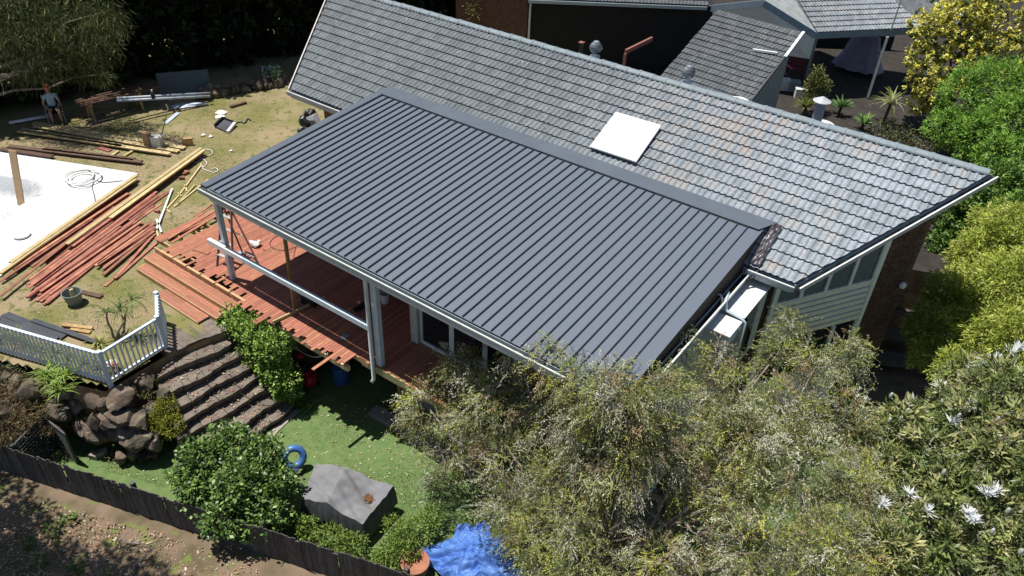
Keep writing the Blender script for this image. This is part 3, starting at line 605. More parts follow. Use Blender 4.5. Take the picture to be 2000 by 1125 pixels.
# ============================================================ DECK
deck = thing('deck', 'half-built red hardwood deck with ragged board ends', 'deck', loc=(1, 2, -.1))
DP = .0905
def deckend(x):
    if x < -2.58: return -.36
    if x < .95: return random.choice((-.30, -.30, -.27, -.16, -.05, .08)) + random.uniform(-.03, .03)
    if x < 4.75: return -.42 + .05 * math.sin(x * 3) + random.choice((0, 0, .07, -.06, .12, -.1)) + random.uniform(-.03, .03)
    return -.0 + random.choice((0, .04, -.05)) + .02 * (x - 5)
BMESH = {}
def board(x, y0, y1, z=0., nm='deck_board', parent=None, mat=None, wd=.086, th=.022):
    mb = MB(); e = .004
    mb.add([(x - wd / 2, y0, z - th), (x + wd / 2, y0, z - th), (x + wd / 2, y1, z - th), (x - wd / 2, y1, z - th),
            (x - wd / 2, y0, z - e), (x - wd / 2 + e, y0, z), (x + wd / 2 - e, y0, z), (x + wd / 2, y0, z - e), (x - wd / 2, y1, z - e), (x - wd / 2 + e, y1, z), (x + wd / 2 - e, y1, z), (x + wd / 2, y1, z - e)],
           [(0, 3, 2, 1), (4, 8, 3, 0)[::-1], (5, 9, 8, 4)[::-1], (6, 10, 9, 5)[::-1], (7, 11, 10, 6)[::-1], (1, 2, 11, 7), (0, 1, 7, 6, 5, 4), (3, 8, 9, 10, 11, 2)])
    return mb.build(nm, mat or m_redwood, parent or deck)
x = -3.28; i = 0
while x < 11.4:
    if not (-2.98 < x < -2.60):
        y0 = deckend(x); y1 = 5.9 if x < 5.3 else 1.26
        if x < -2.6: y0 = -.05 + random.uniform(-.02, .02)
        if x < -2.9: y1 = 2.6
        if abs(x - 4.29) < .05: y0 = -.99
        if abs(x - 1.92) < .05: y0 = -.75
        if x < 5.3:
            cut = random.choice((.9, 1.8, 2.7, 3.6)) + random.choice((0, .45)); board(x, y0, cut - .002); board(x, cut + .002, y1)
        else: board(x, y0, y1)
    x += DP; i += 1
# a few boards with clear gaps left at the front-left, joists and bearers below
for k in range(14):
    y = .02 + k * .45; g = MB(); g.bar((-3.3, y, -.10), (5.3, y, -.10), .045, .14); g.build('joist', m_pineg, deck)
for y in (-.28, 1.2, 3.5, 5.4):
    g = MB(); g.bar((-3.2 if y > 0 else -2.6, y, -.245), (4.75 if y < 1 else 5.4, y, -.245), .09, .14); g.build('bearer', m_pine, deck)
g = MB(); g.bar((4.9, .02, -.13), (11.4, .12, -.13), .045, .2); g.build('rim_joist', M('rim_pine', (.36, .33, .16), None, .7), deck)
for x in (2.9, 4.9, 7.0, 9.2, 11.2):
    g = MB(); g.bar((x, 1.2, ZL), (x, 1.2, -.18), .1, .1, (1, 0, 0)); g.build('stump', m_pineg, deck)
# border boards along the left edge of the deck
for k, dx in enumerate((0, .095)):
    a, b = U(329 + k * 6, 467 + k * 8, .001), U(431 + k * 6, 405 + k * 8, .001); g = MB(); g.bar(a + Vector((0, 0, .012)), b + Vector((0, 0, .012)), .088, .024); g.build('border_board', m_redwood, deck)
# undercroft wall
uw = thing('undercroft_wall', 'shaded brick wall under the deck', 'wall', loc=(6, 1.6, ZL))
g = MB(); g.prism([(1.95, 1.5), (5.4, 1.5), (5.4, 1.7), (1.95, 1.7)], ZL, -.33); g.build('backing', m_mortar, uw)
for r in range(22):
    for c_ in range(14):
        xx = 1.98 + c_ * .24 + (.12 if r % 2 else 0)
        if xx < 5.2:
            o = bpy.data.objects.new('brick', BR); COL.objects.link(o); place(o, Matrix.Translation((xx + .11, 1.495, ZL + .06 + r * .09)), uw)
g = MB(); g.prism([(4.6, .3), (11.5, .45), (11.5, .75), (4.6, .65)], ZL - .05, ZL + .12); struct(g.build('concrete_edging', m_conc))

# ---- deck steps: framed treads with boards running along the steps
steps = thing('deck_steps', 'broad red hardwood steps leading from the deck to the lawn', 'steps', loc=(-1.3, -.7, ZU))
def tread(x0, x1, y0, y1, z, nb_):
    for k in range(nb_):
        ya = y0 + (y1 - y0) * k / nb_; yb = y0 + (y1 - y0) * (k + 1) / nb_ - .004
        mid = random.uniform(.35, .65) * (x1 - x0) + x0 + .0
        for (xa, xb) in ((x0, mid - .002), (mid + .002, x1)):
            mb = MB(); mb.box(((xa + xb) / 2, (ya + yb) / 2, z - .011), (xb - xa, yb - ya, .022)); mb.build('tread_board', M('red_hardwood_tread', (.38, .165, .10), (.30, .12, .07), .55, 4, detail=5, objvar=.16, stretch=(1, 7, 6)), steps)
    mb = MB(); mb.bar((x0, y0 + .012, z - .105), (x1, y0 + .012, z - .105), .022, .16); mb.build('riser', M('pale_riser', (.56, .36, .19), (.46, .28, .14), .7), steps)
    mb = MB(); mb.bar((x0, y0 + .0, z - .012), (x1, y0 + .0, z - .012), .012, .026); mb.build('nosing', m_pine, steps)
tread(-2.92, .85, -.68, -.33, -.17, 4); tread(-2.82, .7, -.99, -.66, -.335, 4); tread(-1.5, .36, -1.33, -.98, -.42, 4)
for xx in (-2.86, -1.6, -.4, .6):
    mb = MB(); mb.bar((xx, -.95, -.40), (xx, -.36, -.40), .045, .1); mb.build('stringer', m_pineg, steps)
    mb = MB(); mb.bar((xx, -.66, -.26), (xx, -.3, -.26), .045, .1); mb.build('stringer', m_pineg, steps)
mb = MB(); mb.bar((-2.9, -.30, -.1), (.9, -.30, -.1), .045, .17); mb.build('front_rim', M('rim_yellow', (.55, .36, .18), None, .7), steps)
for k in range(6):
    a = -2.6 + k * .62; mb = MB(); mb.bar((a, -.315, .006), (a + .55, -.315, .006), .07, .018); mb.build('rim_capping', MATS['pale_riser'], steps)

# ============================================================ STONE STAIRS AND ROCK WALL
stairs = thing('stone_stairs', 'curved flight of rough stone steps between hedge and rocks', 'stairs', loc=(2, -2, ZL))
NO = [((.72, -2.45), (1.06, -1.0)), ((.98, -3.0), (1.39, -1.1)), ((1.45, -3.2), (1.66, -1.05)), ((1.76, -3.3), (1.93, -1.05)), ((2.05, -3.4), (2.18, -1.0)), ((2.25, -3.5), (2.49, -.95)), ((2.75, -2.5), (2.80, -.85)), ((3.1, -2.3), (3.03, -.75))]
for k, (a, b) in enumerate(NO):
    z = -.5 - .234 * k; seg = 4; zb = z - .30
    back = NO[k - 1] if k else ((.0, -2.5), (.4, -.9))
    for s_ in range(seg):
        def L2(A, f): return Vector((A[0][0] + (A[1][0] - A[0][0]) * f, A[0][1] + (A[1][1] - A[0][1]) * f, 0))
        f0, f1 = s_ / seg + .004, (s_ + 1) / seg - .004; nseg = 4; top = []; bot = []
        fr_, bk = [], []
        for q in range(nseg + 1):
            f = f0 + (f1 - f0) * q / nseg; p = L2((a, b), f); p.x += .035 * math.sin(f * 9 + k * 2) + random.uniform(-.02, .02); fr_.append(p); qb = L2(back, f); qb.x -= .1; bk.append(qb)
        dz = random.uniform(-.012, .012); mb = MB()
        vs = [Vector((p.x, p.y, z + dz + random.uniform(-.012, .006))) for p in fr_] + [Vector((p.x, p.y, z + dz + random.uniform(-.01, .01))) for p in bk] + [Vector((p.x - .11 + random.uniform(-.02, .02), p.y, zb)) for p in fr_]
        n1 = nseg + 1
        fs = [(i, n1 + i, n1 + i + 1, i + 1)[::-1] for i in range(nseg)] + [(i, i + 1, 2 * n1 + i + 1, 2 * n1 + i)[::-1] for i in range(nseg)]
        fs += [(0, 2 * n1, n1), (nseg, n1 + nseg, 2 * n1 + nseg)]
        mb.add(vs, fs); mb.build('stone_slab', m_step, stairs)
tag(litter('stair_litter', 420, [(.8, -3.0), (3.2, -2.6), (3.1, -.8), (1.2, -1.0)], -.5, DRY + [(.5, .2, .12)]), 'dry leaves lying on the stone steps', 'leaves')
so_ = bpy.data.objects['stair_litter']; me = so_.data; co = np.empty(len(me.vertices) * 3, np.float32); me.vertices.foreach_get('co', co); co = co.reshape(-1, 3)
for q in range(len(co) // 4):   # drop each leaf to its tread
    c_ = co[q * 4:(q + 1) * 4]; m_ = c_.mean(0); k = 0
    for i, (a, b) in enumerate(NO):
        f = min(1, max(0, (m_[1] - a[1]) / (b[1] - a[1]))); xn = a[0] + (b[0] - a[0]) * f
        if m_[0] > xn - .02: k = i + 1
    c_[:, 2] += -.234 * min(k, 8) + .012
me.vertices.foreach_set('co', co.ravel())

rockwall = thing('rock_wall', 'rough sandstone boulders banking up the terrace below the white fence', 'rock wall', loc=(-1, -4.6, ZL))
RM = [rock_mesh('boulder', s, m_stone, 3, .5) for s in range(9)]
def boulder(x, y, z, sx, sy, sz, nm='boulder', parent=None, rz=None):
    o = bpy.data.objects.new(nm, random.choice(RM)); COL.objects.link(o)
    mt = Matrix.Translation((x, y, z)) @ Matrix.Rotation(random.uniform(0, 6) if rz is None else rz, 4, 'Z') @ Matrix.Rotation(random.gauss(0, .25), 4, 'X') @ Matrix.Diagonal((sx, sy, sz, 1))
    if parent: place(o, mt, parent)
    else: o.matrix_world = mt
    return o
LA, LB, LC = U(30, 866, -1.3), U(84, 812, -1.3), U(140, 880, -1.9)
def near_lat(p):
    for a_, b_ in ((LA, LB), (LB, LC)):
        d_ = Vector((b_.x - a_.x, b_.y - a_.y, 0)); q_ = Vector((p.x - a_.x, p.y - a_.y, 0)); t_ = max(0, min(1, q_.dot(d_) / d_.dot(d_)))
        if (q_ - d_ * t_).length < .42 or (q_ - d_ * t_).dot(Vector((.82, -.5, 0))) > 0 and (q_ - d_ * t_).length < .9: return True
    return False
edge = [(-6.2, -7.45), (-4.2, -6.4), (-2.2, -5.35), (-.6, -4.75), (.75, -4.25), (1.25, -3.75), (1.7, -3.55)]
for i in range(len(edge) - 1):
    a, b = Vector((*edge[i], 0)), Vector((*edge[i + 1], 0)); L_ = (b - a).length; nrm = Vector((b.y - a.y, a.x - b.x, 0)).normalized()
    for lev, (off, zz) in enumerate(((.34, ZL + .2), (.2, ZL + .68), (.04, ZL + 1.15), (-.14, ZL + 1.55))):
        s = random.uniform(0, .2)
        while s < L_:
            sz = random.choice((.16, .2, .26, .34)) * random.uniform(.8, 1.2); p = a + (b - a) * (s / L_) + nrm * (off + random.uniform(-.1, .1))
            if not (i >= 5 and lev >= 3) and not near_lat(p): boulder(p.x, p.y, zz + random.uniform(-.12, .12), sz * 1.25, sz * .85, sz * random.uniform(.6, 1.0), 'boulder', rockwall)
            s += sz * 1.25
for (px, py, z, s) in ((245, 795, -1.3, .34), (300, 800, -1.3, .36), (262, 860, -1.7, .45), (215, 775, -1.0, .2), (280, 745, -.75, .3), (320, 770, -.95, .25), (150, 790, -1.2, .3), (110, 800, -1.2, .4), (60, 760, -.9, .45), (20, 800, -1.2, .5), (175, 835, -1.6, .36)):
    p = U(px, py, z); boulder(p.x, p.y, p.z, s, s * .85, s * .75, 'boulder', rockwall)
g = MB()
for (px, py, rz) in ((184, 890, .4), (201, 884, 1.1)):
    c = U(px, py, ZL + .08); mb = MB(); mb.box(c, (.2, .14, .14), rz); tag(mb.build('stone_block', m_conc), 'squared sandstone block at the edge of the turf' if px < 190 else 'flat sandstone offcut beside the squared block', 'stone')
c = U(290, 885, ZL + .06); mb = MB(); mb.box(c, (.26, .1, .05), -.3); mb.box(c + Vector((.02, -.05, .0)), (.22, .02, .1), -.3); tag(mb.build('white_offcut', m_white), 'short white painted offcut lying below the rocks', 'offcut')

# ============================================================ FENCES
m_pk = M('picket_white', (.62, .70, .80), (.54, .62, .72), .45, 6)
pf = thing('picket_fence', 'white picket balustrade turning a corner above the rocks', 'fence', loc=(.6, -3.9, -.5))
PTS = [Vector((-7.4, -6.5, 0)), Vector((.634, -3.9, 0)), Vector((.50, -2.36, 0)), Vector((-.35, -1.82, 0))]
PTS[0] = PTS[1] + (U(0, 632, .45) - U(196, 688, .45)).normalized() * 6.5; PTS[0].z = 0
for i in range(3):
    a, b = PTS[i], PTS[i + 1]; d = (b - a).normalized(); L_ = (b - a).length
    zt, zb = .42, -.42
    mb = MB(); mb.bar(a + Vector((0, 0, zt)), b + Vector((0, 0, zt)), .07, .05); mb.build('top_rail', m_pk, pf)
    mb = MB(); mb.bar(a + Vector((0, 0, zb)), b + Vector((0, 0, zb)), .06, .06); mb.build('bottom_rail', m_pk, pf)
    n = int(L_ / .115); PK = MB(); PK.bar((0, 0, zb - .02), (0, 0, zt + .045), .034, .034, (1, 0, 0)); PKM = PK.mesh('picket', m_pk)
    sd = Vector((d.y, -d.x, 0)) * .045
    for k in range(1, n):
        o = bpy.data.objects.new('picket', PKM); COL.objects.link(o); place(o, Matrix.Translation(a + d * (L_ * k / n) + sd) @ Matrix.Rotation(math.atan2(d.y, d.x), 4, 'Z'), pf)
for p, zb in ((PTS[1], -.95), (PTS[2], -.55), (PTS[3], -.5)):
    mb = MB(); mb.bar(p + Vector((0, 0, zb)), p + Vector((0, 0, .5)), .1, .1, (1, 0, 0)); mb.build('post', m_pk, pf)
# old paling fence
pl = thing('paling_fence', 'old dark timber paling fence along the boundary', 'fence', loc=tuple(FA))
Lf = (FB - FA).length + 2.6; n = int(Lf / .094); PLM = []
for v in range(6):
    h = random.uniform(.985, 1.015); PM = MB(); PM.hexa([(-.0475, -.009, -.12), (.0475, -.009, -.12), (.0475, .009, -.12), (-.0475, .009, -.12), (-.0475, -.009, h), (.0475, -.009, h + random.uniform(-.012, .012)), (.0475, .009, h), (-.0475, .009, h)]); PLM.append(PM.mesh('paling', m_pal))
for k in range(n):
    p = FA + fdir * (Lf * k / n); o = bpy.data.objects.new('paling', random.choice(PLM)); COL.objects.link(o)
    place(o, Matrix.Translation(p + fn * random.uniform(0, .012)) @ Matrix.Rotation(math.atan2(fdir.y, fdir.x), 4, 'Z') @ Matrix.Rotation(random.gauss(0, .007), 4, 'Y') @ Matrix.Rotation(random.gauss(0, .015), 4, 'X'), pl)
for z in (.2, .8):
    mb = MB(); mb.bar(FA - fn * .04 + Vector((0, 0, z)), FA + fdir * Lf - fn * .04 + Vector((0, 0, z)), .04, .07); mb.build('rail', m_pal, pl)
for k in range(5):
    p = FA + fdir * (Lf * (k + .3) / 5) - fn * .09; mb = MB(); mb.bar(p - Vector((0, 0, .1)), p + Vector((0, 0, 1.02)), .09, .09, (1, 0, 0)); mb.build('post', m_pal, pl)
# folding lattice panel leaning behind the palings
lt = thing('lattice_panel', 'dark lattice screen folded open beside the paling fence', 'lattice', loc=tuple(U(75, 880, ZL)))
m_lat = M('lattice_dark', (.09, .095, .09), (.06, .06, .06), .8)
def lattice(a, b, h):
    a, b = Vector(a), Vector(b); d = b - a; L_ = d.length; d.normalize(); up = Vector((0, 0, 1))
    mb = MB()
    for p, q in ((a, b), (a + up * h, b + up * h)): mb.bar(p, q, .04, .05)
    for p in (a, b): mb.bar(p, p + up * h, .05, .04, (d.y, -d.x, 0))
    mb.build('frame', m_lat, lt)
    nv, nh = max(2, int(L_ / .11)), int(h / .09)
    for k in range(1, nv): mb = MB(); mb.bar(a + d * L_ * k / nv, a + d * L_ * k / nv + up * h, .025, .01, (d.y, -d.x, 0)); mb.build('slat', m_lat, lt)
    for k in range(1, nh): mb = MB(); off = Vector((d.y, -d.x, 0)) * .011; mb.bar(a + up * h * k / nh + off, b + up * h * k / nh + off, .01, .025); mb.build('slat', m_lat, lt)
pa, pb_, pc = Vector((LA.x, LA.y, ZL + .05)), Vector((LB.x, LB.y, ZL + .05)), Vector((LC.x, LC.y, ZL + .05))
lattice(pa, pb_, 1.02); lattice(pb_ + Vector((.02, 0, 0)), pc, .98)
#@@SITE@@
# ============================================================ BUILDING SITE ON THE UPPER LAWN
# white pool membrane with a sunken end
pu = (U(267, 342, ZU) - U(0, 300, ZU)).normalized(); pv = Vector((pu.y, -pu.x, 0)); pc0 = U(270, 340, ZU)
NU, NV = 120, 130; vs = []
for j in range(NV + 1):
    for i in range(NU + 1):
        u = -9.0 + 9.0 * i / NU; v = 6.2 * j / NV; z = ZU + .035
        t = 1 / (1 + math.exp(-max(-30, min(30, (v - 1.42 - .25 * max(0, u + 3.2) ** 2) * 60)))); r_ = 1 / (1 + math.exp((u + 2.6) * 5)); fade = max(0., 1 - max(0., v - 1.9) / 4.0)
        z -= .8 * t * r_ * fade; z += .01 * math.sin(u * 3 + v) * math.sin(v * 2.3)
        p = pc0 + pu * u + pv * v; vs.append((p.x, p.y, z))
mb = MB(); mb.add(vs, [(j * (NU + 1) + i + 1, j * (NU + 1) + i, (j + 1) * (NU + 1) + i, (j + 1) * (NU + 1) + i + 1) for j in range(NV) for i in range(NU)])
# cut the lawn and terrace under the sunken end by lifting the sheet's edge on a white frame
pool = tag(mb.build('pool_membrane', m_pool, None, True), 'large white pool liner with a sunken end on the upper lawn', 'pool')
def hole(o):   # remove the ground under the sunken end of the pool
    bm = bmesh.new(); bm.from_mesh(o.data); dl = []
    for f in bm.faces:
        c = f.calc_center_median(); q = Vector((c.x, c.y, 0)) - Vector((pc0.x, pc0.y, 0)); u, v = q.dot(pu), q.dot(pv)
        if -8.8 < u < -.4 and .4 < v < 5.9: dl.append(f)
    bmesh.ops.delete(bm, geom=dl, context='FACES'); bm.to_mesh(o.data); bm.free()
hole(lawn)
tr = bpy.data.objects['terrace']; bm = bmesh.new(); bm.from_mesh(tr.data)
for f in list(bm.faces):
    if f.normal.z > .9: bmesh.ops.delete(bm, geom=[f], context='FACES_ONLY')
bm.to_mesh(tr.data); bm.free()
g = MB(); g.add([(-60, -16, -1.12), (2.2, -16, -1.12), (2.2, 60, -1.12), (-60, 60, -1.12)], [(0, 1, 2, 3)]); 
bk = MB(); bk.add([(p[0], p[1], ZU - .03) for p in TERR if p[1] > 5 or p[0] < -59], [tuple(range(len([p for p in TERR if p[1] > 5 or p[0] < -59])))])
BACK = [(2.2, 5.9), (14.0, 10.4), (13.6, 13.2), (40, 22), (60, 60), (-60, 60), (-60, 19.5), (1.95, 19.5)]
bk = MB(); bk.add([(x, y, ZU - .012) for x, y in BACK], [tuple(range(len(BACK)))]); struct(bk.build('back_yard', M('shade_dark_ground', (.04, .032, .026), (.022, .018, .015), .95, 3, bump=.5, bscale=25)))  # ground colour kept near black to stand in for deep yard shade
mb = MB(); mb.lathe(U(43, 460, ZU + .05), [(.22, 0), (.235, .02), (.235, .05), (.2, .065), (.05, .07), (.01, .07)], 22); tag(mb.build('round_lid', m_paper), 'round white lid lying flat on the pool liner', 'lid')
hs_ = []; c = U(155, 345, ZU + .07)
for k in range(90):
    a = k * .21; r = .36 + .10 * math.sin(k * .11) + k * .0012; hs_.append(c + Vector((math.cos(a) * r * 1.1 + .012 * k / 3, math.sin(a) * r, .02 + .0006 * k)))
mb = MB(); mb.tube(hs_, .028, 6); tag(mb.build('hose_coil', m_paper, None, True), 'loosely coiled white hose on the pool liner', 'hose')
def cord(name, pts, r, mat, label, cat='cord'):
    P = [Vector(p) for p in pts]; out = []
    for i in range(len(P) - 1):
        p0, p1, p2, p3 = P[max(i - 1, 0)], P[i], P[i + 1], P[min(i + 2, len(P) - 1)]
        for k in range(6):
            t = k / 6; out.append(.5 * ((2 * p1) + (-p0 + p2) * t + (2 * p0 - 5 * p1 + 4 * p2 - p3) * t * t + (-p0 + 3 * p1 - 3 * p2 + p3) * t ** 3))
    out.append(P[-1]); mb = MB(); mb.tube(out, r, 5); return tag(mb.build(name, mat, None, True), label, cat)
cord('black_cord', [U(240, 353, ZU + .05), U(205, 356, ZU + .05), U(186, 353, ZU + .06), U(180, 365, ZU + .05), U(184, 380, ZU + .05), U(186, 395, ZU + .05)], .012, m_black, 'thin black cord lying across the pool liner')
# wide plank standing up out of the sunken end
a = U(42, 402, ZU - .38); b = UY(24, 294, a.y + .35); mb = MB(); mb.bar(a, b, .26, .045, (b - a).cross(Vector((1, .4, 0)))); tag(mb.build('standing_plank', M('tan_plank', (.46, .31, .19), (.38, .25, .14), .7, 6, stretch=(8, 8, 1))), 'wide tan plank standing on end in the sunken pool', 'plank')
# timber lengths
def plank(p0, p1, z, wd, th, mat, name, label, group, cat='timber', z1=None):
    a = U(*p0, z); b = U(*p1, z if z1 is None else z1); a.z -= th / 2 - .001; b.z -= th / 2 - .001
    mb = MB(); mb.bar(a, b, wd, th); return tag(mb.build(name, mat), label, cat, group)
def s2(l): return [((a * .32, 320 + b * .32), (c * .32, 320 + d * .32)) for a, b, c, d in l]
RL = 'red hardwood decking board in the loose stacks on the lawn'; RG = 'red boards stacked on the lawn'
layers = [(945, 150, 165, 745), (955, 168, 172, 755), (930, 160, 300, 640), (965, 190, 215, 742), (1000, 175, 640, 430), (1045, 158, 780, 345), (990, 238, 690, 440), (820, 345, 160, 810), (860, 352, 245, 778), (905, 362, 300, 795), (850, 380, 280, 850), (800, 420, 265, 858), (940, 352, 610, 585), (945, 382, 600, 612), (942, 408, 625, 640), (890, 455, 630, 675), (940, 428, 700, 698), (968, 468, 715, 690), (700, 695, 638, 745), (505, 400, 0, 806), (780, 178, 80, 640), (560, 335, 0, 716), (700, 260, 270, 590), (760, 300, 180, 730), (640, 410, 200, 770), (880, 405, 580, 620), (780, 330, 420, 590), (735, 380, 330, 690)]
for i, (p0, p1) in enumerate(s2(layers)):
    zz = ZU + .03 + [.0, .022, .044, .066, .09, .115][(i * 5) % 6]
    plank(p0, p1, zz, .088, .022 if i % 5 else .04, m_redy, 'decking_board', RL, RG)
for i, (p0, p1) in enumerate(s2([(950, 158, 170, 752), (940, 165, 200, 735), (962, 195, 222, 750), (830, 350, 175, 800), (870, 360, 255, 775), (945, 362, 606, 592), (945, 392, 604, 618)])):
    for lv in range(2): plank(p0, p1, ZU + .01 + .022 * lv + .004 * i, .085, .02, m_redy, 'decking_board', RL, RG)
def fan(A, B, n, z0, lv):
    for i in range(n):
        f = (i + .5) / n; q = [A[k] + (B[k] - A[k]) * f for k in range(4)]; e0, e1 = random.uniform(0, .06), random.uniform(-.05, .02)
        q = (q[0] + (q[2] - q[0]) * e0, q[1] + (q[3] - q[1]) * e0, q[2] + (q[2] - q[0]) * e1, q[3] + (q[3] - q[1]) * e1)
        for l in range(lv): (p0, p1), = s2([q]); plank(p0, p1, ZU + z0 + .023 * l + .002 * (i % 3), .086, .021, m_redy, 'decking_board', RL, RG)
fan((925, 150, 150, 715), (968, 198, 235, 760), 5, .03, 2); fan((815, 340, 158, 800), (800, 425, 268, 858), 6, .03, 2); fan((945, 350, 590, 600), (940, 425, 640, 660), 4, .03, 2); fan((790, 175, 80, 640), (880, 160, 290, 620), 5, .03, 1); fan((900, 235, 330, 650), (960, 245, 560, 560), 4, .03, 1)
PG = 'pale pine lengths on the red stacks'
for p0, p1, z in (((267, 341), (0, 533), ZU + .2), ((264, 349), (55, 494), ZU + .19), ((262, 344), (20, 512), ZU + .22)):
    plank(p0, p1, z, .13, .045, m_pine, 'pine_length', 'long pale pine plank along the edge of the pool liner', 'pine planks beside the pool')
for p0, p1, z in (((258, 353), (28, 520), ZU + .10), ((250, 362), (60, 505), ZU + .06)): plank(p0, p1, z, .12, .09, M('deep_red_hardwood', (.22, .055, .04), (.16, .04, .03), .6), 'hardwood_length', 'dark red hardwood length beside the pine along the pool', 'dark red lengths beside the pool')
plank((393, 288), (130, 476), ZU + .26, .14, .045, m_pine, 'pine_length', 'long pale pine plank on top of the red stacks', PG); plank((398, 292), (215, 425), ZU + .23, .14, .04, m_pine, 'pine_length', 'long pale pine plank on top of the red stacks', PG)
for k in range(3): plank((396, 296), (140, 480), ZU + .19 - .045 * k, .13, .04, m_redy, 'bearer_length', 'red hardwood length under the long pine plank', 'red lengths under the pine')
for p0, p1 in s2([(1050, 150, 955, 395), (955, 335, 985, 415)]): plank(p0, p1, ZU + .09, .055, .03, m_white, 'white_batten', 'thin white painted batten lying over the board ends', 'white battens on the lawn')
for p0, p1 in s2([(1232, 0, 1092, 190), (1092, 190, 1000, 290), (1272, 92, 1062, 260), (1190, 125, 1085, 240), (1128, 125, 1140, 165), (955, 400, 970, 460), (1010, 270, 1040, 295), (1085, 175, 1110, 195)]): plank(p0, p1, ZU + .05, .05, .035, m_pine, 'pine_stick', 'thin pine stick lying on the lawn beside the patio corner', 'pine sticks on the lawn')
for (x, y) in ((1132, 15), (1140, 50), (1055, 75), (1110, 88), (960, 290), (1130, 60)):
    c = U(x * .32, 320 + y * .32, ZU + .05); mb = MB(); mb.box(c, (.16, .09, .09), random.uniform(0, 3)); tag(mb.build('hardwood_block', m_redy), 'short sawn hardwood block beside the long pine plank', 'block', 'sawn blocks on the lawn')
# boards on the far lawn
def s1(l): return [((a * .32, b * .32), (c * .32, d * .32)) for a, b, c, d in l]
for p0, p1 in s1([(205, 748, 1125, 900), (210, 765, 1090, 920)]): plank(p0, p1, ZU + .10, .2, .045, m_pine, 'wide_pine_board', 'wide pale pine board on the far lawn carrying boxes', 'wide pine boards on the far lawn')
for p0, p1 in s1([(112, 795, 1035, 935), (130, 785, 745, 888)]): plank(p0, p1, ZU + .13, .18, .045, m_pine, 'wide_pine_board', 'wide pine board running out of the tree shade', 'pine boards running out of the shade')
for p0, p1 in s1([(262, 905, 820, 970), (50, 888, 865, 985), (0, 905, 320, 952)]): plank(p0, p1, ZU + .12, .2, .05, m_brown, 'brown_board', 'dark brown board lying behind the pool liner', 'brown boards behind the pool')
for p0, p1 in s1([(722, 918, 683, 945), (808, 918, 755, 950)]): plank(p0, p1, ZU + .06, .09, .05, m_pine, 'spacer', 'short pine spacer under the brown boards', 'pine spacers')
for p0, p1 in s1([(600, 898, 672, 918)]): plank(p0, p1, ZU + .04, .18, .03, m_redy, 'red_offcut', 'short red offcut between pine and brown boards', None)
for p0, p1 in s1([(1405, 645, 1500, 618)]): plank(p0, p1, ZU + .1, .15, .1, m_brown, 'sleeper_offcut', 'short dark sleeper offcut by the stone edging', None)
plank((150, 567), (198, 578), ZU + .05, .14, .05, m_brown, 'dark_offcut', 'dark brown board lying behind the grey bucket', None)
plank((122, 633), (180, 640), ZU + .09, .11, .05, m_pineg, 'weathered_offcut', 'weathered timber offcut lying on the lawn by the picket fence', 'weathered offcuts'); plank((138, 641), (176, 648), ZU + .06, .11, .05, m_pineg, 'weathered_offcut', 'weathered timber offcut lying on the lawn by the picket fence', 'weathered offcuts')
for k, (p0, p1) in enumerate((((2, 616), (120, 655)), ((10, 613), (125, 657)), ((0, 625), (110, 662)), ((63, 624), (188, 667)))): plank(p0, p1, ZU + .05 + .02 * k, .2 if k < 3 else .13, .03, m_char, 'charcoal_sheet', 'charcoal metal sheet length lying behind the picket fence', 'charcoal lengths by the fence')
for p0, p1 in s2([(1165, 350, 1300, 250), (1150, 375, 1310, 285), (1185, 320, 1310, 240), (1030, 470, 1330, 300)]): plank(p0, p1, ZU + .3, .088, .022, m_redy, 'loose_deck_board', 'loose red board leaning at the open left edge of the deck', 'loose boards at the deck edge')
# grey bucket with timber in it
bk_ = thing('bucket', 'big grey builder bucket with a timber block inside', 'bucket', loc=tuple(U(147, 592, ZU)))
c = U(147, 592, ZU); mb = MB(); mb.lathe(c, [(.17, 0), (.235, .33), (.25, .335), (.25, .355), (.228, .355), (.16, .03), (.01, .03)], 22); mb.build('shell', M('grey_green_plastic', (.20, .24, .23), None, .5), bk_)
mb = MB(); mb.bar(c + Vector((-.05, .02, .08)), c + Vector((-.06, .04, .40)), .09, .06, (1, 0, 0)); mb.build('timber_block', m_pine, bk_)
mb = MB(); mb.tube([c + Vector((.25 * math.cos(t), .25 * math.sin(t) , .33 - .0)) * 1 for t in [0]] + [c + Vector((.255 * math.cos(t), .255 * math.sin(t) * .6 - .08 * math.sin(t), .34 - .12 * math.sin(t))) for t in [i * math.pi / 8 for i in range(9)]], .006, 5); mb.build('handle', m_steel, bk_)
# step ladder on the deck
ld = thing('step_ladder', 'folding step ladder standing open on the deck beside the corner post', 'ladder', loc=tuple(U(452, 500, 0)))
m_lad = M('ladder_dark_red', (.20, .10, .09), None, .5); m_alu = M('aluminium', (.6, .58, .57), None, .4, metal=.4)
h = 1.42; t0 = U(443, 404, h); c0 = Vector((-1.15, 1.05, 0)); 
top = Vector((t0.x, t0.y, h)); f1, f2 = U(428, 520, 0), U(450, 548, 0); f3, f4 = U(486, 507, 0), U(506, 512, 0)
lf = [U(424, 520, 0), U(455, 532, 0)]; bf = [U(478, 504, 0), U(506, 517, 0)]
ax = (lf[1] - lf[0]).normalized()
mb = MB(); mb.bar(top - ax * .17, top + ax * .17, .13, .05); mb.build('top_cap', m_lad, ld)
for s_, k in ((-1, 0), (1, 1)):
    mb = MB(); mb.bar(lf[k], top + ax * .15 * s_, .03, .06, (0, 1, 0)); mb.build('front_rail', m_lad, ld)
    mb = MB(); mb.bar(bf[k], top + ax * .13 * s_ + Vector((0, 0, -.03)), .025, .04, (0, 1, 0)); mb.build('rear_rail', m_lad, ld)
for q in (.2, .42, .64, .84):
    a, b = lf[0].lerp(top - ax * .15, q), lf[1].lerp(top + ax * .15, q); mb = MB(); mb.bar(a, b, .09, .022); mb.build('tread', m_alu, ld)
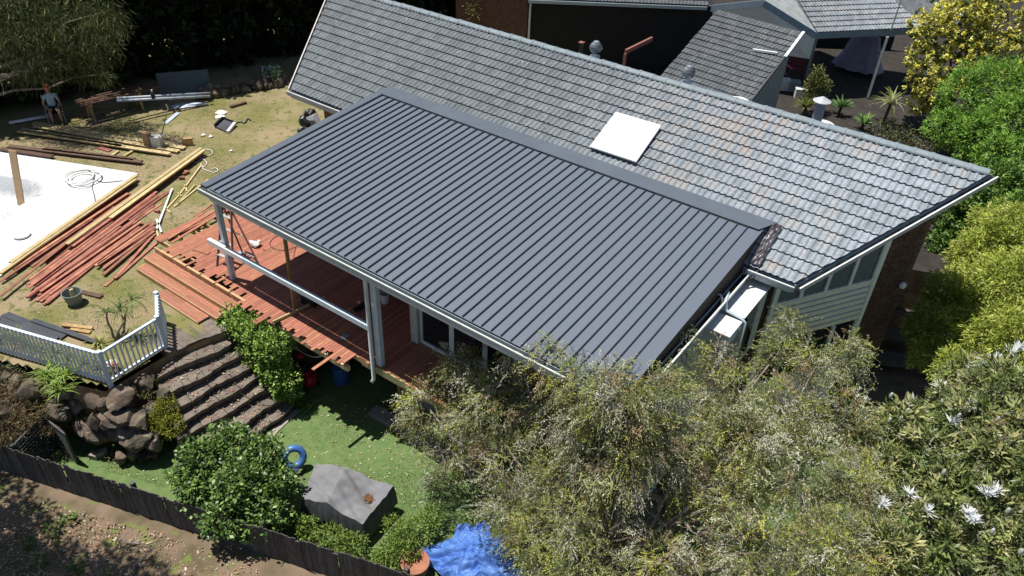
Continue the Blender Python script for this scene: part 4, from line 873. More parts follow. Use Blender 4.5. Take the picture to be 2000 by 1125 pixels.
for q in (.12, .5):
    a, b = bf[0].lerp(top - ax * .13, q), bf[1].lerp(top + ax * .13, q); mb = MB(); mb.bar(a, b, .02, .03); mb.build('brace', m_alu, ld)
# odds and ends on the deck
bg_ = thing('tool_bag', 'pale crumpled bag of fixings on the sunlit deck', 'bag', loc=tuple(U(496, 478, 0)))
o = bpy.data.objects.new('bag_body', rock_mesh('bag_body', 31, m_paper, 3, .4)); COL.objects.link(o); place(o, Matrix.Translation(U(496, 476, .09)) @ Matrix.Diagonal((.17, .14, .1, 1)), bg_)
o = bpy.data.objects.new('bag_neck', rock_mesh('bag_neck', 32, m_paper, 2, .5)); COL.objects.link(o); place(o, Matrix.Translation(U(506, 472, .12)) @ Matrix.Diagonal((.09, .07, .06, 1)), bg_)
mb = MB(); mb.box(U(471, 494, .008), (.2, .12, .012), .5); tag(mb.build('blue_cloth', M('blue_rag', (.25, .42, .62), None, .8)), 'small folded blue rag lying under the ladder', 'rag')
mb = MB(); mb.box(U(673, 658, .012), (.16, .2, .02), .35); tag(mb.build('grey_tile_sample', M('sample_grey', (.34, .36, .38), None, .6)), 'square grey sample lying on the shaded deck', 'sample')
for (px, py, s, rz) in ((516, 488, .08, .3), (509, 443, .07, .1), (483, 561, .06, .9)):
    mb = MB(); mb.box(U(px, py, .012), (s, s * .5, .022), rz); tag(mb.build('deck_chip', m_redy), 'small red timber chip lying on the deck', 'chip', 'timber chips on the deck')
ring = [U(557, 473, .01) + Vector((.42 * math.cos(t), .42 * math.sin(t), .0)) for t in [i * .42 for i in range(16)]]
cord('deck_lead', ring + [U(575, 504, .01), U(600, 494, .01), U(625, 484, .01)], .009, m_black, 'black power lead looped on the deck near the prop')
cord('deck_wire', [U(375, 488, .01), U(390, 492, .01), U(405, 497, .01), U(411, 492, .01)], .007, m_black, 'short black wire on the sunlit deck boards')
nl = thing('nail_gun', 'dark nail gun with pale hose lying on the shaded deck', 'tool', loc=tuple(U(698, 600, 0)))
mb = MB(); mb.bar(U(692, 606, .05), U(712, 594, .08), .07, .12); mb.build('body', m_black, nl); mb = MB(); mb.tube([U(698, 592, .12), U(701, 588, .16), U(704, 594, .1)], .018, 6); mb.build('hose_end', m_paper, nl)
bx_ = thing('tool_box', 'dark tool box half hidden behind the white beam on the deck', 'box', loc=tuple(U(605, 585, 0)))
mb = MB(); mb.box(U(606, 586, .1), (.4, .24, .2), .2); mb.build('case', m_black, bx_); mb = MB(); mb.bar(U(600, 584, .23), U(612, 586, .23), .03, .03); mb.build('handle', m_char, bx_)
wb_ = thing('white_bucket', 'small white bucket under the patio roof', 'bucket', loc=tuple(U(757, 575, 0)))
c = U(752, 590, 0); mb = MB(); mb.lathe(c, [(.1, 0), (.125, .28), (.13, .29), (.12, .29), (.09, .02), (.01, .02)], 14); mb.build('shell', m_paper, wb_)
cord('white_rope', [U(396, 300, ZU + .02) + Vector((.28 * math.cos(t) * (1 + .2 * math.sin(3 * t)), .34 * math.sin(t), .01)) for t in [i * .55 for i in range(13)]], .014, m_paper, 'small coil of white rope beside the end of the long pine plank', 'rope')
cord('white_lead', [U(*p, ZU + .02) for p in ((370, 318), (376, 315), (384, 318), (390, 312), (396, 310), (404, 318), (398, 326), (392, 320), (398, 330), (408, 334), (418, 337), (426, 332), (420, 328), (412, 331))], .014, m_paper, 'tangled white lead lying on the lawn near the patio corner')
cord('ground_hose', [U(546, 640, -.15), U(560, 662, -.6), U(585, 685, -1.0), U(612, 697, -.8), U(632, 694, -.3), U(640, 690, -.05)], .012, m_paper, 'pale air hose sagging from the deck edge', 'hose')
# air compressor under the deck
cp = thing('air_compressor', 'red air compressor standing in the shade under the deck', 'compressor', loc=tuple(U(603, 745, ZL)))
c = U(600, 740, ZL + .2); mb = MB(); mb.tube([c + Vector((-.32, .1, .1)), c + Vector((-.27, .09, .1)), c + Vector((.27, -.09, .1)), c + Vector((.32, -.1, .1))], [.1, .18, .18, .1], 14); mb.build('tank', m_redp, cp, True)
mb = MB(); mb.tube([c + Vector((-.1, .0, .3)), c + Vector((-.1, 0, .52))], [.12, .1], 12); mb.build('motor', m_black, cp)
mb = MB(); mb.lathe(c + Vector((-.3, .1, .5)), [(.02, 0), (.1, .03), (.12, .1), (.09, .18), (.01, .2)], 12); mb.build('air_filter', m_redp, cp, True)
mb = MB(); mb.tube([c + Vector((.25, -.2, .1)), c + Vector((.4, -.25, .6)), c + Vector((.42, -.02, .6)), c + Vector((.3, .05, .1))], .018, 6); mb.build('handle', m_redp, cp)
for s_ in (-1, 1): mb = MB(); mb.tube([c + Vector((.2, -.07 + s_ * .2, -.1)), c + Vector((.2, -.07 + s_ * .25, -.1))], .1, 12); mb.build('wheel', m_black, cp)
bd = thing('blue_drum', 'blue plastic drum in the dark under the deck', 'drum', loc=tuple(U(655, 720, ZL)))
c = U(660, 770, ZL); mb = MB(); mb.lathe(c + Vector((-.3, .4, 0)), [(.2, 0), (.22, .05), (.22, .5), (.2, .56), (.05, .57)], 14); mb.build('shell', M('blue_plastic', (.05, .12, .35), None, .4), bd)
# boxes, tray, offcuts on the far lawn
def crate(px, py, z, sz, rz, mat, nm, label, cat='box'):
    t = thing(nm, label, cat, loc=tuple(U(px, py, z))); c = U(px, py, z); mb = MB(); mb.box(c + Vector((0, 0, sz[2] / 2)), sz, rz); mb.build('carton', mat, t)
    for s_ in (-1, 1):
        mb = MB(); R_ = Matrix.Rotation(rz, 3, 'Z'); a = c + R_ @ Vector((s_ * sz[0] / 2, -sz[1] / 2, sz[2])); b = c + R_ @ Vector((s_ * sz[0] / 2, sz[1] / 2, sz[2])); o_ = R_ @ Vector((s_ * .1, 0, .05))
        mb.add([a, b, b + o_, a + o_], [(0, 1, 2, 3)]); mb.build('flap', mat, t)
    return t
crate(291, 284, ZU + .1, (.24, .2, .5), .3, m_card, 'carton_tall', 'tall brown carton standing on the wide pine board'); crate(309, 284, ZU + .1, (.34, .28, .36), .5, m_paper, 'carton_open', 'white open carton beside the tall brown one')
mb = MB(); mb.box(U(366, 277, ZU + .14), (.36, .1, .28), .9); tag(mb.build('plywood_offcut', m_pineg), 'square plywood offcut propped on the lawn', 'offcut')
mb = MB(); mb.tube([U(315, 268, ZU + .05), UY(325, 225, U(315, 268, ZU).y + .05), UY(328, 210, U(315, 268, ZU).y + .05), UY(324, 204, U(315, 268, ZU).y)], .022, 6); br = tag(mb.build('pipe_crook', m_steel), 'thin bent metal pipe leaning out of the white carton', 'pipe')
ty = thing('plaster_tray', 'dark plastic tray with a white edge tipped on the lawn', 'tray', loc=tuple(U(440, 250, ZU)))
a, b, c_, d_ = U(420, 247, ZU + .05), U(445, 258, ZU + .05), U(459, 240, ZU + .12), U(436, 232, ZU + .14)
mb = MB(); mb.slab([a, b, c_, d_], .03, (0, 0, 1)); mb.build('base', m_char, ty); mb = MB(); mb.bar(b, c_, .1, .09); mb.build('white_edge', m_white, ty); mb = MB(); mb.bar(a, d_, .06, .2); mb.build('rim', m_black, ty); mb = MB(); mb.bar(d_, c_, .04, .12); mb.build('rim', m_black, ty)
for (px, py, s, rz) in ((432, 220, .42, .4), (430, 228, .35, 1.1), (397, 264, .16, .3), (412, 267, .14, 1.2), (451, 295, .12, .2)):
    mb = MB(); c = U(px, py, ZU + .02); R_ = Matrix.Rotation(rz, 3, 'Z'); mb.add([c + R_ @ Vector((-s / 2, -s / 3, 0)), c + R_ @ Vector((s / 2, -s / 3, .03)), c + R_ @ Vector((s / 2, s / 3, 0)), c + R_ @ Vector((0, s / 3, .06)), c + R_ @ Vector((-s / 2, s / 3, .01))], [(0, 1, 3, 4), (1, 2, 3)]); tag(mb.build('paper_scrap', m_paper), 'white crumpled paper scrap on the dry lawn', 'scrap', 'paper scraps on the lawn')
cord('rusty_chain', [U(460, 240, ZU + .03), U(470, 238, ZU + .03), U(478, 240, ZU + .03), U(484, 232, ZU + .03), U(490, 235, ZU + .03)], .03, m_char, 'tangle of dark strapping beside the tipped tray')
mb = MB(); mb.tube([U(18, 240, ZU + .1), U(98, 226, ZU + .14)], .055, 10); tag(mb.build('pvc_pipe', m_white, None, True), 'white plastic drain pipe lying beside the seated person', 'pipe')
# trestle bench piled with boards in the shade
tb = thing('trestle_bench', 'timber trestle loaded with dark boards in the tree shade', 'bench', loc=tuple(U(195, 235, ZU)))
ta, tb_ = U(165, 238, ZU), U(292, 205, ZU); td = (tb_ - ta).normalized(); tn = Vector((-td.y, td.x, 0))
for q in (.12, .85):
    p = ta.lerp(tb_, q)
    for s_ in (-1, 1): mb = MB(); mb.bar(p + tn * .3 * s_, p + tn * .12 * s_ + Vector((0, 0, .62)), .09, .045); mb.build('leg', m_pineg, tb)
    mb = MB(); mb.bar(p - tn * .35 + Vector((0, 0, .66)), p + tn * .35 + Vector((0, 0, .66)), .09, .09); mb.build('crossbar', m_pineg, tb)
for k in range(7): mb = MB(); o_ = tn * (-.28 + .09 * k) + Vector((0, 0, .73 + .03 * (k % 3))); mb.bar(ta - td * random.uniform(0, .3) + o_, tb_ + td * random.uniform(0, .5) + o_, .085, .04); mb.build('board', m_brown, tb)
for k in range(2): mb = MB(); a = U(228, 197 - 5 * k, ZU + .85); b = U(410, 188 - 6 * k, ZU + .3); mb.tube([a, b], .05, 8); tag(mb.build('long_pipe', M('shaded_pipe_blue', (.42, .47, .55), None, .4), None, True), 'long pale conduit lying along the back of the bench', 'pipe', 'conduits on the bench')
a = U(315, 190, ZU + .1); mb = MB(); mb.slab([a, a + Vector((1.1, 1.6, 0)), a + Vector((.9, 1.7, .9)), a + Vector((-.2, .1, .9))], .03, (.8, -.6, .2)); tag(mb.build('dark_sheet', M('slate_sheet', (.07, .10, .12), None, .5)), 'dark slate coloured sheet leaning at the hedge', 'sheet')
o = bpy.data.objects.new('plastic_sheet', rock_mesh('plastic_sheet', 44, M('pale_blue_plastic', (.50, .58, .70), None, .4), 3, .6)); COL.objects.link(o); o.matrix_world = Matrix.Translation(U(370, 205, ZU + .05)) @ Matrix.Rotation(.9, 4, 'Z') @ Matrix.Diagonal((.9, .22, .1, 1)); tag(o, 'crumpled pale blue plastic sheet lying in the shade', 'plastic')
mb = MB(); mb.bar(U(322, 242, ZU + .03), U(348, 220, ZU + .03), .16, .02); tag(mb.build('clear_strip', MATS['pale_blue_plastic']), 'narrow pale blue plastic strip at the shade edge', 'strip')
bt = thing('glue_bottle', 'dark bottle with a white cap on the trestle boards', 'bottle', loc=tuple(U(300, 190, ZU + .8))); c = U(300, 192, ZU + .82); mb = MB(); mb.lathe(c, [(.07, 0), (.075, .02), (.075, .2), (.03, .26)], 12); mb.build('body', m_black, bt); mb = MB(); mb.lathe(c + Vector((0, 0, .26)), [(.03, 0), (.028, .07), (.01, .08)], 10); mb.build('cap', m_white, bt)
pt_ = thing('white_planter', 'white rectangular planter under the hedge', 'planter', loc=tuple(U(528, 140, ZU))); mb = MB(); mb.box(U(530, 140, ZU + .25), (.75, .3, .4), .9); mb.build('trough', m_paper, pt_)
crown('leaves', [(*U(530, 138, ZU + .6), .4, .3, .2)], 260, .16, .05, [(.03, .06, .02), (.05, .1, .03)], m_leaf, pt_)
# stone garden edging below the hedge
ge = thing('stone_edging', 'low dry-stone garden edging at the foot of the dark hedge', 'stone wall', loc=tuple(U(440, 185, ZU)))
e0, e1 = U(385, 195, ZU), U(548, 168, ZU)
for k in range(22):
    p = e0.lerp(e1, k / 21); s = random.uniform(.16, .27); boulder(p.x + random.gauss(0, .05), p.y + random.gauss(0, .05), p.z + s * .5, s, s * .8, s, 'stone', ge)
    if k % 2: boulder(p.x - .1, p.y + .15, p.z + s * 1.3, s, s * .8, s * .8, 'stone', ge)
bb = thing('rubbish_bags', 'black and grey bags heaped in a hoop stand by the house corner', 'bags', loc=tuple(U(602, 235, ZU)))
for k, (px, py, z, s, mt) in enumerate(((598, 238, .3, .34, m_black), (612, 234, .4, .3, M('bag_grey', (.28, .28, .3), None, .35)), (605, 222, .55, .26, m_black), (596, 258, .2, .3, m_black))):
    o = bpy.data.objects.new('bag', rock_mesh('bag', 60 + k, mt, 3, .5)); COL.objects.link(o); place(o, Matrix.Translation(U(px, py, ZU + z)) @ Matrix.Diagonal((s, s, s * .9, 1)), bb)
c = U(600, 232, ZU + .35); mb = MB(); mb.tube([c + Vector((.1, .42 * math.cos(t), .42 * math.sin(t))) for t in [i * .4 for i in range(17)]], .015, 5); mb.build('hoop', M('hoop_green', (.1, .16, .14), None, .5), bb)
# ---- seated person and folding chair
PB = U(112, 236, ZU); fwd = Vector((CC[0] - PB.x, CC[1] - PB.y, 0)).normalized(); rgt = Vector((fwd.y, -fwd.x, 0))
def PP_(f, r, z): return PB + fwd * f + rgt * r + Vector((0, 0, z))
def person(root):
    J = {'pel': (-.05, 0, .50, .15), 'bel': (-.07, 0, .66, .135), 'che': (-.06, 0, .86, .15), 'sho': (-.06, 0, .98, .11), 'nek': (-.05, 0, 1.08, .055), 'hd1': (-.02, 0, 1.17, .085), 'hd2': (-.03, 0, 1.28, .095), 'hd3': (-.03, 0, 1.35, .05)}
    E_ = [('pel', 'bel'), ('bel', 'che'), ('che', 'sho'), ('sho', 'nek'), ('nek', 'hd1'), ('hd1', 'hd2'), ('hd2', 'hd3')]
    J['nose'] = (.075, 0, 1.21, .018); E_.append(('hd1', 'nose'))
    for s_, n in ((-1, 'l'), (1, 'r')):
        for nm, v in (('ear', (-.03, .1 * s_, 1.22, .018)), ('sh', (-.06, .17 * s_, .98, .065)), ('ua', (-.05, .24 * s_, .82, .05)), ('el', (-.02, .27 * s_, .68, .04)), ('fa', (.12, .2 * s_, .61, .036)), ('wr', (.22, .14 * s_, .57, .026)), ('pa', (.29, .11 * s_, .56, .03)), ('hip', (.0, .1 * s_, .48, .1)), ('th', (.2, .13 * s_, .5, .082)), ('kn', (.42, .15 * s_, .49, .058)), ('ca', (.42, .15 * s_, .3, .052)), ('an', (.4, .15 * s_, .08, .036)), ('he', (.42, .15 * s_, .035, .036)), ('to', (.58, .17 * s_, .03, .03))): J[nm + n] = v
        for k in range(4): J['f%d%s' % (k, n)] = (.345 - .006 * abs(k - 1.2), (.11 + (k - 1.5) * .02) * s_, .555, .009); J['g%d%s' % (k, n)] = (.375 - .008 * abs(k - 1.2), (.11 + (k - 1.5) * .022) * s_, .535, .008); E_ += [('pa' + n, 'f%d%s' % (k, n)), ('f%d%s' % (k, n), 'g%d%s' % (k, n))]
        J['tb' + n] = (.30, (.11 - .045) * s_, .565, .01); J['tc' + n] = (.33, (.11 - .055) * s_, .555, .009)
        E_ += [('pa' + n, 'tb' + n), ('tb' + n, 'tc' + n), ('hd2', 'ear' + n), ('sho', 'sh' + n), ('sh' + n, 'ua' + n), ('ua' + n, 'el' + n), ('el' + n, 'fa' + n), ('fa' + n, 'wr' + n), ('wr' + n, 'pa' + n), ('pel', 'hip' + n), ('hip' + n, 'th' + n), ('th' + n, 'kn' + n), ('kn' + n, 'ca' + n), ('ca' + n, 'an' + n), ('an' + n, 'he' + n), ('he' + n, 'to' + n)]
    ks = list(J); me = bpy.data.meshes.new('body'); me.from_pydata([PP_(*J[k][:3]) for k in ks], [(ks.index(a), ks.index(b)) for a, b in E_], [])
    o = bpy.data.objects.new('body_tmp', me); COL.objects.link(o); o.modifiers.new('s', 'SKIN'); sv = me.skin_vertices[0].data
    for i, k in enumerate(ks): sv[i].radius = (J[k][3], J[k][3] * (.8 if k in ('bel', 'che') else 1)); sv[i].use_root = (k == 'pel')
    sb = o.modifiers.new('u', 'SUBSURF'); sb.levels = 2; sb.render_levels = 2
    dg = bpy.context.evaluated_depsgraph_get(); m2 = bpy.data.meshes.new_from_object(o.evaluated_get(dg)); bpy.data.objects.remove(o)
    m2.name = 'body'; m2.materials.clear()
    for mt in (m_skin, m_blues, m_shorts, M('sock_dark', (.06, .06, .06), None, .8)): m2.materials.append(mt)
    for p in m2.polygons:
        c = p.center - PB; f, r, z = c.dot(fwd), abs(c.dot(rgt)), c.z
        if z < .12: p.material_index = 3
        elif z < .61 and f < .36 and (f < .1 or z < .6) and not (f > .1 and r < .2 and z > .535) and z > .36: p.material_index = 2
        elif .58 <= z < 1.05 and r < .22 and f < .12: p.material_index = 1
        p.use_smooth = True
    link('body', m2, root)
ps = thing('person', 'person in a light blue top and dark shorts sitting in the tree shade', 'person', loc=tuple(PB)); person(ps)
c = PP_(-.03, 0, 1.30); mb = MB(); mb.lathe(c, [(.108, 0), (.112, .04), (.09, .1), (.03, .125), (.005, .127)], 14); mb.slab([c + fwd * .09 - rgt * .09, c + fwd * .2 - rgt * .05, c + fwd * .2 + rgt * .05, c + fwd * .09 + rgt * .09], .012, (0, 0, 1)); mb.build('cap', m_cap, ps)
ch = thing('folding_chair', 'folding chair with white tube frame under the seated person', 'chair', loc=tuple(PB)); m_tub = M('white_tube', (.6, .6, .6), None, .4)
for s_ in (-1, 1):
    mb = MB(); mb.tube([PP_(.32, .27 * s_, 0), PP_(-.2, .27 * s_, .5), PP_(-.32, .26 * s_, .95)], .014, 6); mb.build('leg', m_tub, ch); mb = MB(); mb.tube([PP_(-.3, .25 * s_, 0), PP_(.3, .25 * s_, .44)], .014, 6); mb.build('leg', m_tub, ch)
    mb = MB(); mb.bar(PP_(-.25, .3 * s_, .62), PP_(.2, .3 * s_, .62), .05, .02); mb.build('armrest', m_black, ch)
mb = MB(); mb.slab([PP_(.3, -.25, .40), PP_(.3, .25, .40), PP_(-.2, .25, .36), PP_(-.2, -.25, .36)], .015, (0, 0, 1)); mb.build('seat', m_shorts, ch)
mb = MB(); mb.slab([PP_(-.24, -.25, .5), PP_(-.24, .25, .5), PP_(-.34, .25, .95), PP_(-.34, -.25, .95)], .015, fwd); mb.build('backrest', m_shorts, ch)
#@@LOWER@@
# ============================================================ LOWER YARD
# grey fabric cover pitched over a table
cv = thing('furniture_cover', 'grey fabric cover pitched over garden furniture beside the paling fence', 'cover', loc=tuple(U(690, 990, ZL)))
A_, B_, C_, D_ = U(590, 975, -1.62), U(618, 905, -1.55), U(769, 951, -1.62), U(708, 1024, -1.68)
ap = [U(672, 925, -1.28), U(660, 955, -1.3)]
def bil(u, v): return A_ * (1 - u) * (1 - v) + B_ * (1 - u) * v + D_ * u * (1 - v) + C_ * u * v
NN = 36; vs = []; fs = []
for j in range(NN + 1):
    for i in range(NN + 1):
        u, v = i / NN, j / NN; p = bil(u, v); rid = max(0, 1 - abs(u - .42) / .42) ** 1.1
        p.z += .30 * rid ** 1.3 * (.7 + .3 * math.sin(v * 3)) + .03 * abs(math.sin(u * 9 + v * 3.1)) * (1 - rid) + .018 * abs(math.sin(v * 13 - u * 7)) + .012 * math.sin(u * 37 + v * 11) * math.sin(v * 23 - u * 5) + .02 * math.sin((u + v) * 17) - .10 * math.exp(-(((u - .82) / .16) ** 2 + ((v - .6) / .2) ** 2)) + .03 * math.sin(v * 9 + u * 4) * rid
        vs.append(p)
fs = [(j * (NN + 1) + i, j * (NN + 1) + i + 1, (j + 1) * (NN + 1) + i + 1, (j + 1) * (NN + 1) + i) for j in range(NN) for i in range(NN)]
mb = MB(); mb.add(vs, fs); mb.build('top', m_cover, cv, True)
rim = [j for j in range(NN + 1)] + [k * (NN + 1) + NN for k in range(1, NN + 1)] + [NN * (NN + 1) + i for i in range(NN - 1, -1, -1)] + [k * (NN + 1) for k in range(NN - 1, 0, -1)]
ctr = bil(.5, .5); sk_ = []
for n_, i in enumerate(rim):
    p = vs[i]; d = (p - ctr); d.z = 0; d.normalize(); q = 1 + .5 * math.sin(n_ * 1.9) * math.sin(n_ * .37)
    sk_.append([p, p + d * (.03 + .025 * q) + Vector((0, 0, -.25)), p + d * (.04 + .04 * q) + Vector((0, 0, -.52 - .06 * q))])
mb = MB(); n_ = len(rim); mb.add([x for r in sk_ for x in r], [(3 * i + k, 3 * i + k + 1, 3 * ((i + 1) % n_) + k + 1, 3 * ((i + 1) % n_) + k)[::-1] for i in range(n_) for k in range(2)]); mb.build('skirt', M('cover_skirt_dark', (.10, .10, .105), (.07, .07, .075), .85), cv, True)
for (u, v) in ((.08, .1), (.08, .9), (.92, .1), (.92, .9)):
    p = bil(u, v); mb = MB(); mb.bar((p.x, p.y, ZL), (p.x, p.y, p.z - .1), .06, .06, (1, 0, 0)); mb.build('leg', m_black, cv)
pud = bil(.82, .6); mb = MB(); pts = []
P_, d_, k_ = lobe_pts([(pud.x, pud.y, pud.z - .02, .12, .10, .01)], 160, .1); V = leaf_quads(P_, rng.normal(size=(160, 3)) * [1, 1, .1], .05, .025, 3.); link('leaf_puddle', quads_mesh('leaf_puddle', V, palette(160, [(.18, .08, .03), (.12, .06, .03), (.3, .14, .05)]), m_leafm), cv)
# blue inflatable ring
ring_ = thing('inflatable_ring', 'blue inflatable ring standing behind the grey cover', 'inflatable', loc=tuple(U(582, 910, ZL)))
c = U(574, 893, -1.95); tp = []
ax_ = (Vector(CC) - c); ax_.z = 0; ax_.normalize(); sdv = Vector((-ax_.y, ax_.x, 0))
mb = MB(); path = [c + sdv * .22 * math.cos(t) + (Vector((0, 0, .8)) + ax_ * -.4).normalized() * .22 * math.sin(t) for t in [2 * math.pi * i / 24 for i in range(25)]]
mb.tube(path, .085, 12, False); mb.build('tube', M('blue_vinyl', (.05, .13, .36), (.07, .18, .42), .35, 5), ring_, True)
mb = MB(); mb.tube([c + Vector((.05, -.1, -.42)), c + Vector((.1, -.05, -.3)), c + Vector((.1, .1, -.2))], [.1, .16, .08], 10); mb.build('seat', M('purple_vinyl', (.10, .10, .28), None, .35), ring_, True)
# blue tarpaulin heaped over something
tc = U(925, 1075, -1.85); NN = 64; vs = []; 
for j in range(NN + 1):
    for i in range(NN + 1):
        a, b = (i / NN - .5) * 2, (j / NN - .5) * 2; r = math.hypot(a, b); k = 1 + .12 * math.sin(5 * math.atan2(b, a)) + .07 * math.sin(11 * math.atan2(b, a) + 1)
        h = max(0., 1 - (r / 1.0) ** 2) * .42 + .05 * math.sin(a * 7 + b * 4) * math.cos(b * 6 - a * 3) + .08 * abs(math.sin(a * 7 - b * 5 + math.sin(b * 4))) + .05 * abs(math.sin(a * 5 + b * 13 + math.sin(a * 6) * 1.5)) + .03 * abs(math.sin(a * 19 - b * 11)) + .035 * abs(math.sin(math.atan2(b, a) * 6)) * r
        vs.append((tc.x + (a * .85 * .8 + b * .3) * k * 1.15, tc.y + (b * .75 - a * .25) * k, ZL + .02 + h))
mb = MB(); mb.add(vs, [(j * (NN + 1) + i, j * (NN + 1) + i + 1, (j + 1) * (NN + 1) + i + 1, (j + 1) * (NN + 1) + i) for j in range(NN) for i in range(NN)]); tag(mb.build('blue_tarp', m_tarp, None, False), 'crumpled blue tarpaulin heaped on the ground under the grey-green tree', 'tarp')
pot = thing('terracotta_pot', 'round terracotta pot half hidden at the end of the fence', 'pot', loc=tuple(U(815, 1105, ZL))); c = U(812, 1118, ZL)
mb = MB(); mb.lathe(c, [(.18, 0), (.26, .12), (.28, .32), (.31, .34), (.31, .39), (.27, .39), (.24, .25), (.01, .25)], 20); mb.build('bowl', m_terra, pot, True)
# side stair slabs beside the house, shade painted into their dark colour
sp_ = thing('side_path', 'concrete steps coloured dark as in shade, climbing between the house and the bamboo', 'steps', loc=(15.2, 10.5, ZL))
for k in range(6):
    a = U(1740 + 8 * k, 700 - 48 * k, ZL + .12 * k); mb = MB(); mb.box((a.x + .6, a.y + .2, ZL + .06 + .16 * k), (2.2, .5, .14), .5); mb.build('step_slab', M('shade_dark_concrete', (.09, .08, .07), (.06, .055, .05), .9), sp_)
#@@NEIGHBOUR@@
# ============================================================ NEIGHBOURING HOUSE
nh = thing('neighbour_house', 'neighbouring house with dark wall, blue-grey fascia and tiled hip roof', 'house', loc=(4, 24, ZU))
N0, N1 = U(1032, 3, 2.55), U(1380, 17, 2.55); nd = (N1 - N0).normalized(); nb_ = Vector((-nd.y, nd.x, 0)); m_nw = M('black_rendered_wall', (.014, .013, .014), (.010, .010, .010), .85, 3)
mb = MB(); a, b = N0 + nb_ * .35, N1 + nb_ * .35 + nd * .5; mb.hexa([(a.x, a.y, ZU), (b.x, b.y, ZU), (b.x + nb_.x * 4, b.y + nb_.y * 4, ZU), (a.x + nb_.x * 4, a.y + nb_.y * 4, ZU), (a.x, a.y, 2.55), (b.x, b.y, 2.55), (b.x + nb_.x * 4, b.y + nb_.y * 4, 2.55), (a.x + nb_.x * 4, a.y + nb_.y * 4, 2.55)]); mb.build('wall', m_nw, nh)
gutter(nh, N0 + Vector((0, 0, -.04)), N1 + Vector((0, 0, -.04)), 'gutter', .13, .11, lip=M('gutter_pale_blue', (.50, .58, .58), None, .4))
mb = MB(); p = N0 + nd * .1 + nb_ * .1; mb.tube([p, p + Vector((0, 0, -.4)) + nb_ * .15, Vector((p.x, p.y, ZU)) + nb_ * .15], .05, 8); mb.build('downpipe', m_bluew, nh, True)
def frame(o, ex, ey):
    ex = ex.normalized(); ey = (ey - ex * ey.dot(ex)).normalized(); ez = ex.cross(ey); return Matrix(((ex.x, ey.x, ez.x, o.x), (ex.y, ey.y, ez.y, o.y), (ex.z, ey.z, ez.z, o.z), (0, 0, 0, 1)))
p22 = math.radians(22)
F1 = frame(N0 + nb_ * .1 + Vector((0, 0, .08)), nd, nb_ * math.cos(p22) + Vector((0, 0, math.sin(p22)))); Ln = (N1 - N0).length
mb = MB(); mb.slab([F1 @ Vector(q) for q in ((-.2, 0, 0), (Ln + .1, 0, 0), (Ln + .1, 3.8, 0), (-.2, 3.8, 0))], .08, F1 @ Vector((0, 0, 1)) - F1.translation); r1 = mb.build('roof', m_tile2, nh)
tiled_slope(r1, F1, 8, lambda v: -.2, lambda v: Ln + .1, lambda *a: False, TILE2, 'roof_tiles', 60)
# brown brick return wall left of the downpipe
mb = MB(); a = N0 + nb_ * .3; b = a - nd * 3.2 + nb_ * 1.2; mb.slab([Vector((a.x, a.y, ZU)), Vector((b.x, b.y, ZU)), Vector((b.x, b.y, 3.4)), Vector((a.x, a.y, 3.4))], .2, nb_ * -1); mb.build('brick_wall', m_brick, nh)
# tiled wing
wg = thing('neighbour_wing', 'low tiled wing of the neighbouring house with white gutter ends', 'building', loc=tuple(U(1480, 100, ZU)))
a, b = U(1402, 20, 3.35), U(1567, 64, 3.35); c = U(1298, 142, 1.92); F2 = frame(c + (b - a) * 0, b - a, a - c); W2 = (b - a).length; ey = (F2.to_3x3() @ Vector((0, 1, 0))); H2 = (a - c).dot(ey); sh = (a - c).dot(F2.to_3x3() @ Vector((1, 0, 0)))
mb = MB(); mb.slab([F2 @ Vector(q) for q in ((-sh * .35, -1.6, 0), (W2 - sh * .35, -1.6, 0), (W2 + sh, H2, 0), (sh, H2, 0))], .08, F2.to_3x3() @ Vector((0, 0, 1))); r2 = mb.build('roof', m_tile2, wg)
F2b = F2 @ Matrix.Translation((0, -1.6, 0)); k2 = sh * 1.35 / (H2 + 1.6)
tiled_slope(r2, F2b, int((H2 + 1.6) / G), lambda v: -sh * .35 + k2 * v, lambda v: W2 - sh * .35 + k2 * v, lambda *a: False, TILE2, 'edge_tiles', 300)
e0, e1 = F2 @ Vector((W2 + sh + .05, H2, .05)), F2 @ Vector((W2 + .05 + sh * .6, H2 * .62, .05)); mb = MB(); mb.bar(e0, e1, .1, .05); mb.build('barge', m_white, wg)
e2 = F2 @ Vector((W2 - sh * .35, -1.6, -.02)); mb = MB(); mb.bar(e1, e2, .05, .1); mb.build('barge', m_char, wg)
nz2 = F2.to_3x3() @ Vector((0, 0, 1))
def on2(px, py, h): r_ = Vector(ray(px, py)); return Vector(CC) + r_ * ((F2.translation + nz2 * h - Vector(CC)).dot(nz2) / r_.dot(nz2))
a_, b_ = on2(1470, 97, .11), on2(1518, 104, .11); mb = MB(); mb.bar(a_, b_, .09, .07); mb.build('roof_bar', m_white, wg)
mb = MB(); q0, q1, q2, q3 = [F2 @ Vector(q) for q in ((W2 - .25 - sh * .35, -1.5, -.05), (W2 - .25 + sh, H2 - .1, -.05), (sh + .2, H2 - .1, -.05), (.2 - sh * .35, -1.5, -.05))]
for A2, B2 in ((q0, q1), (q1, q2), (q2, q3), (q3, q0)): mb.add([(A2.x, A2.y, ZU), (B2.x, B2.y, ZU), B2, A2], [(0, 1, 2, 3)])
mb.build('wall', M('wing_wall_grey', (.32, .35, .36), None, .7), wg)
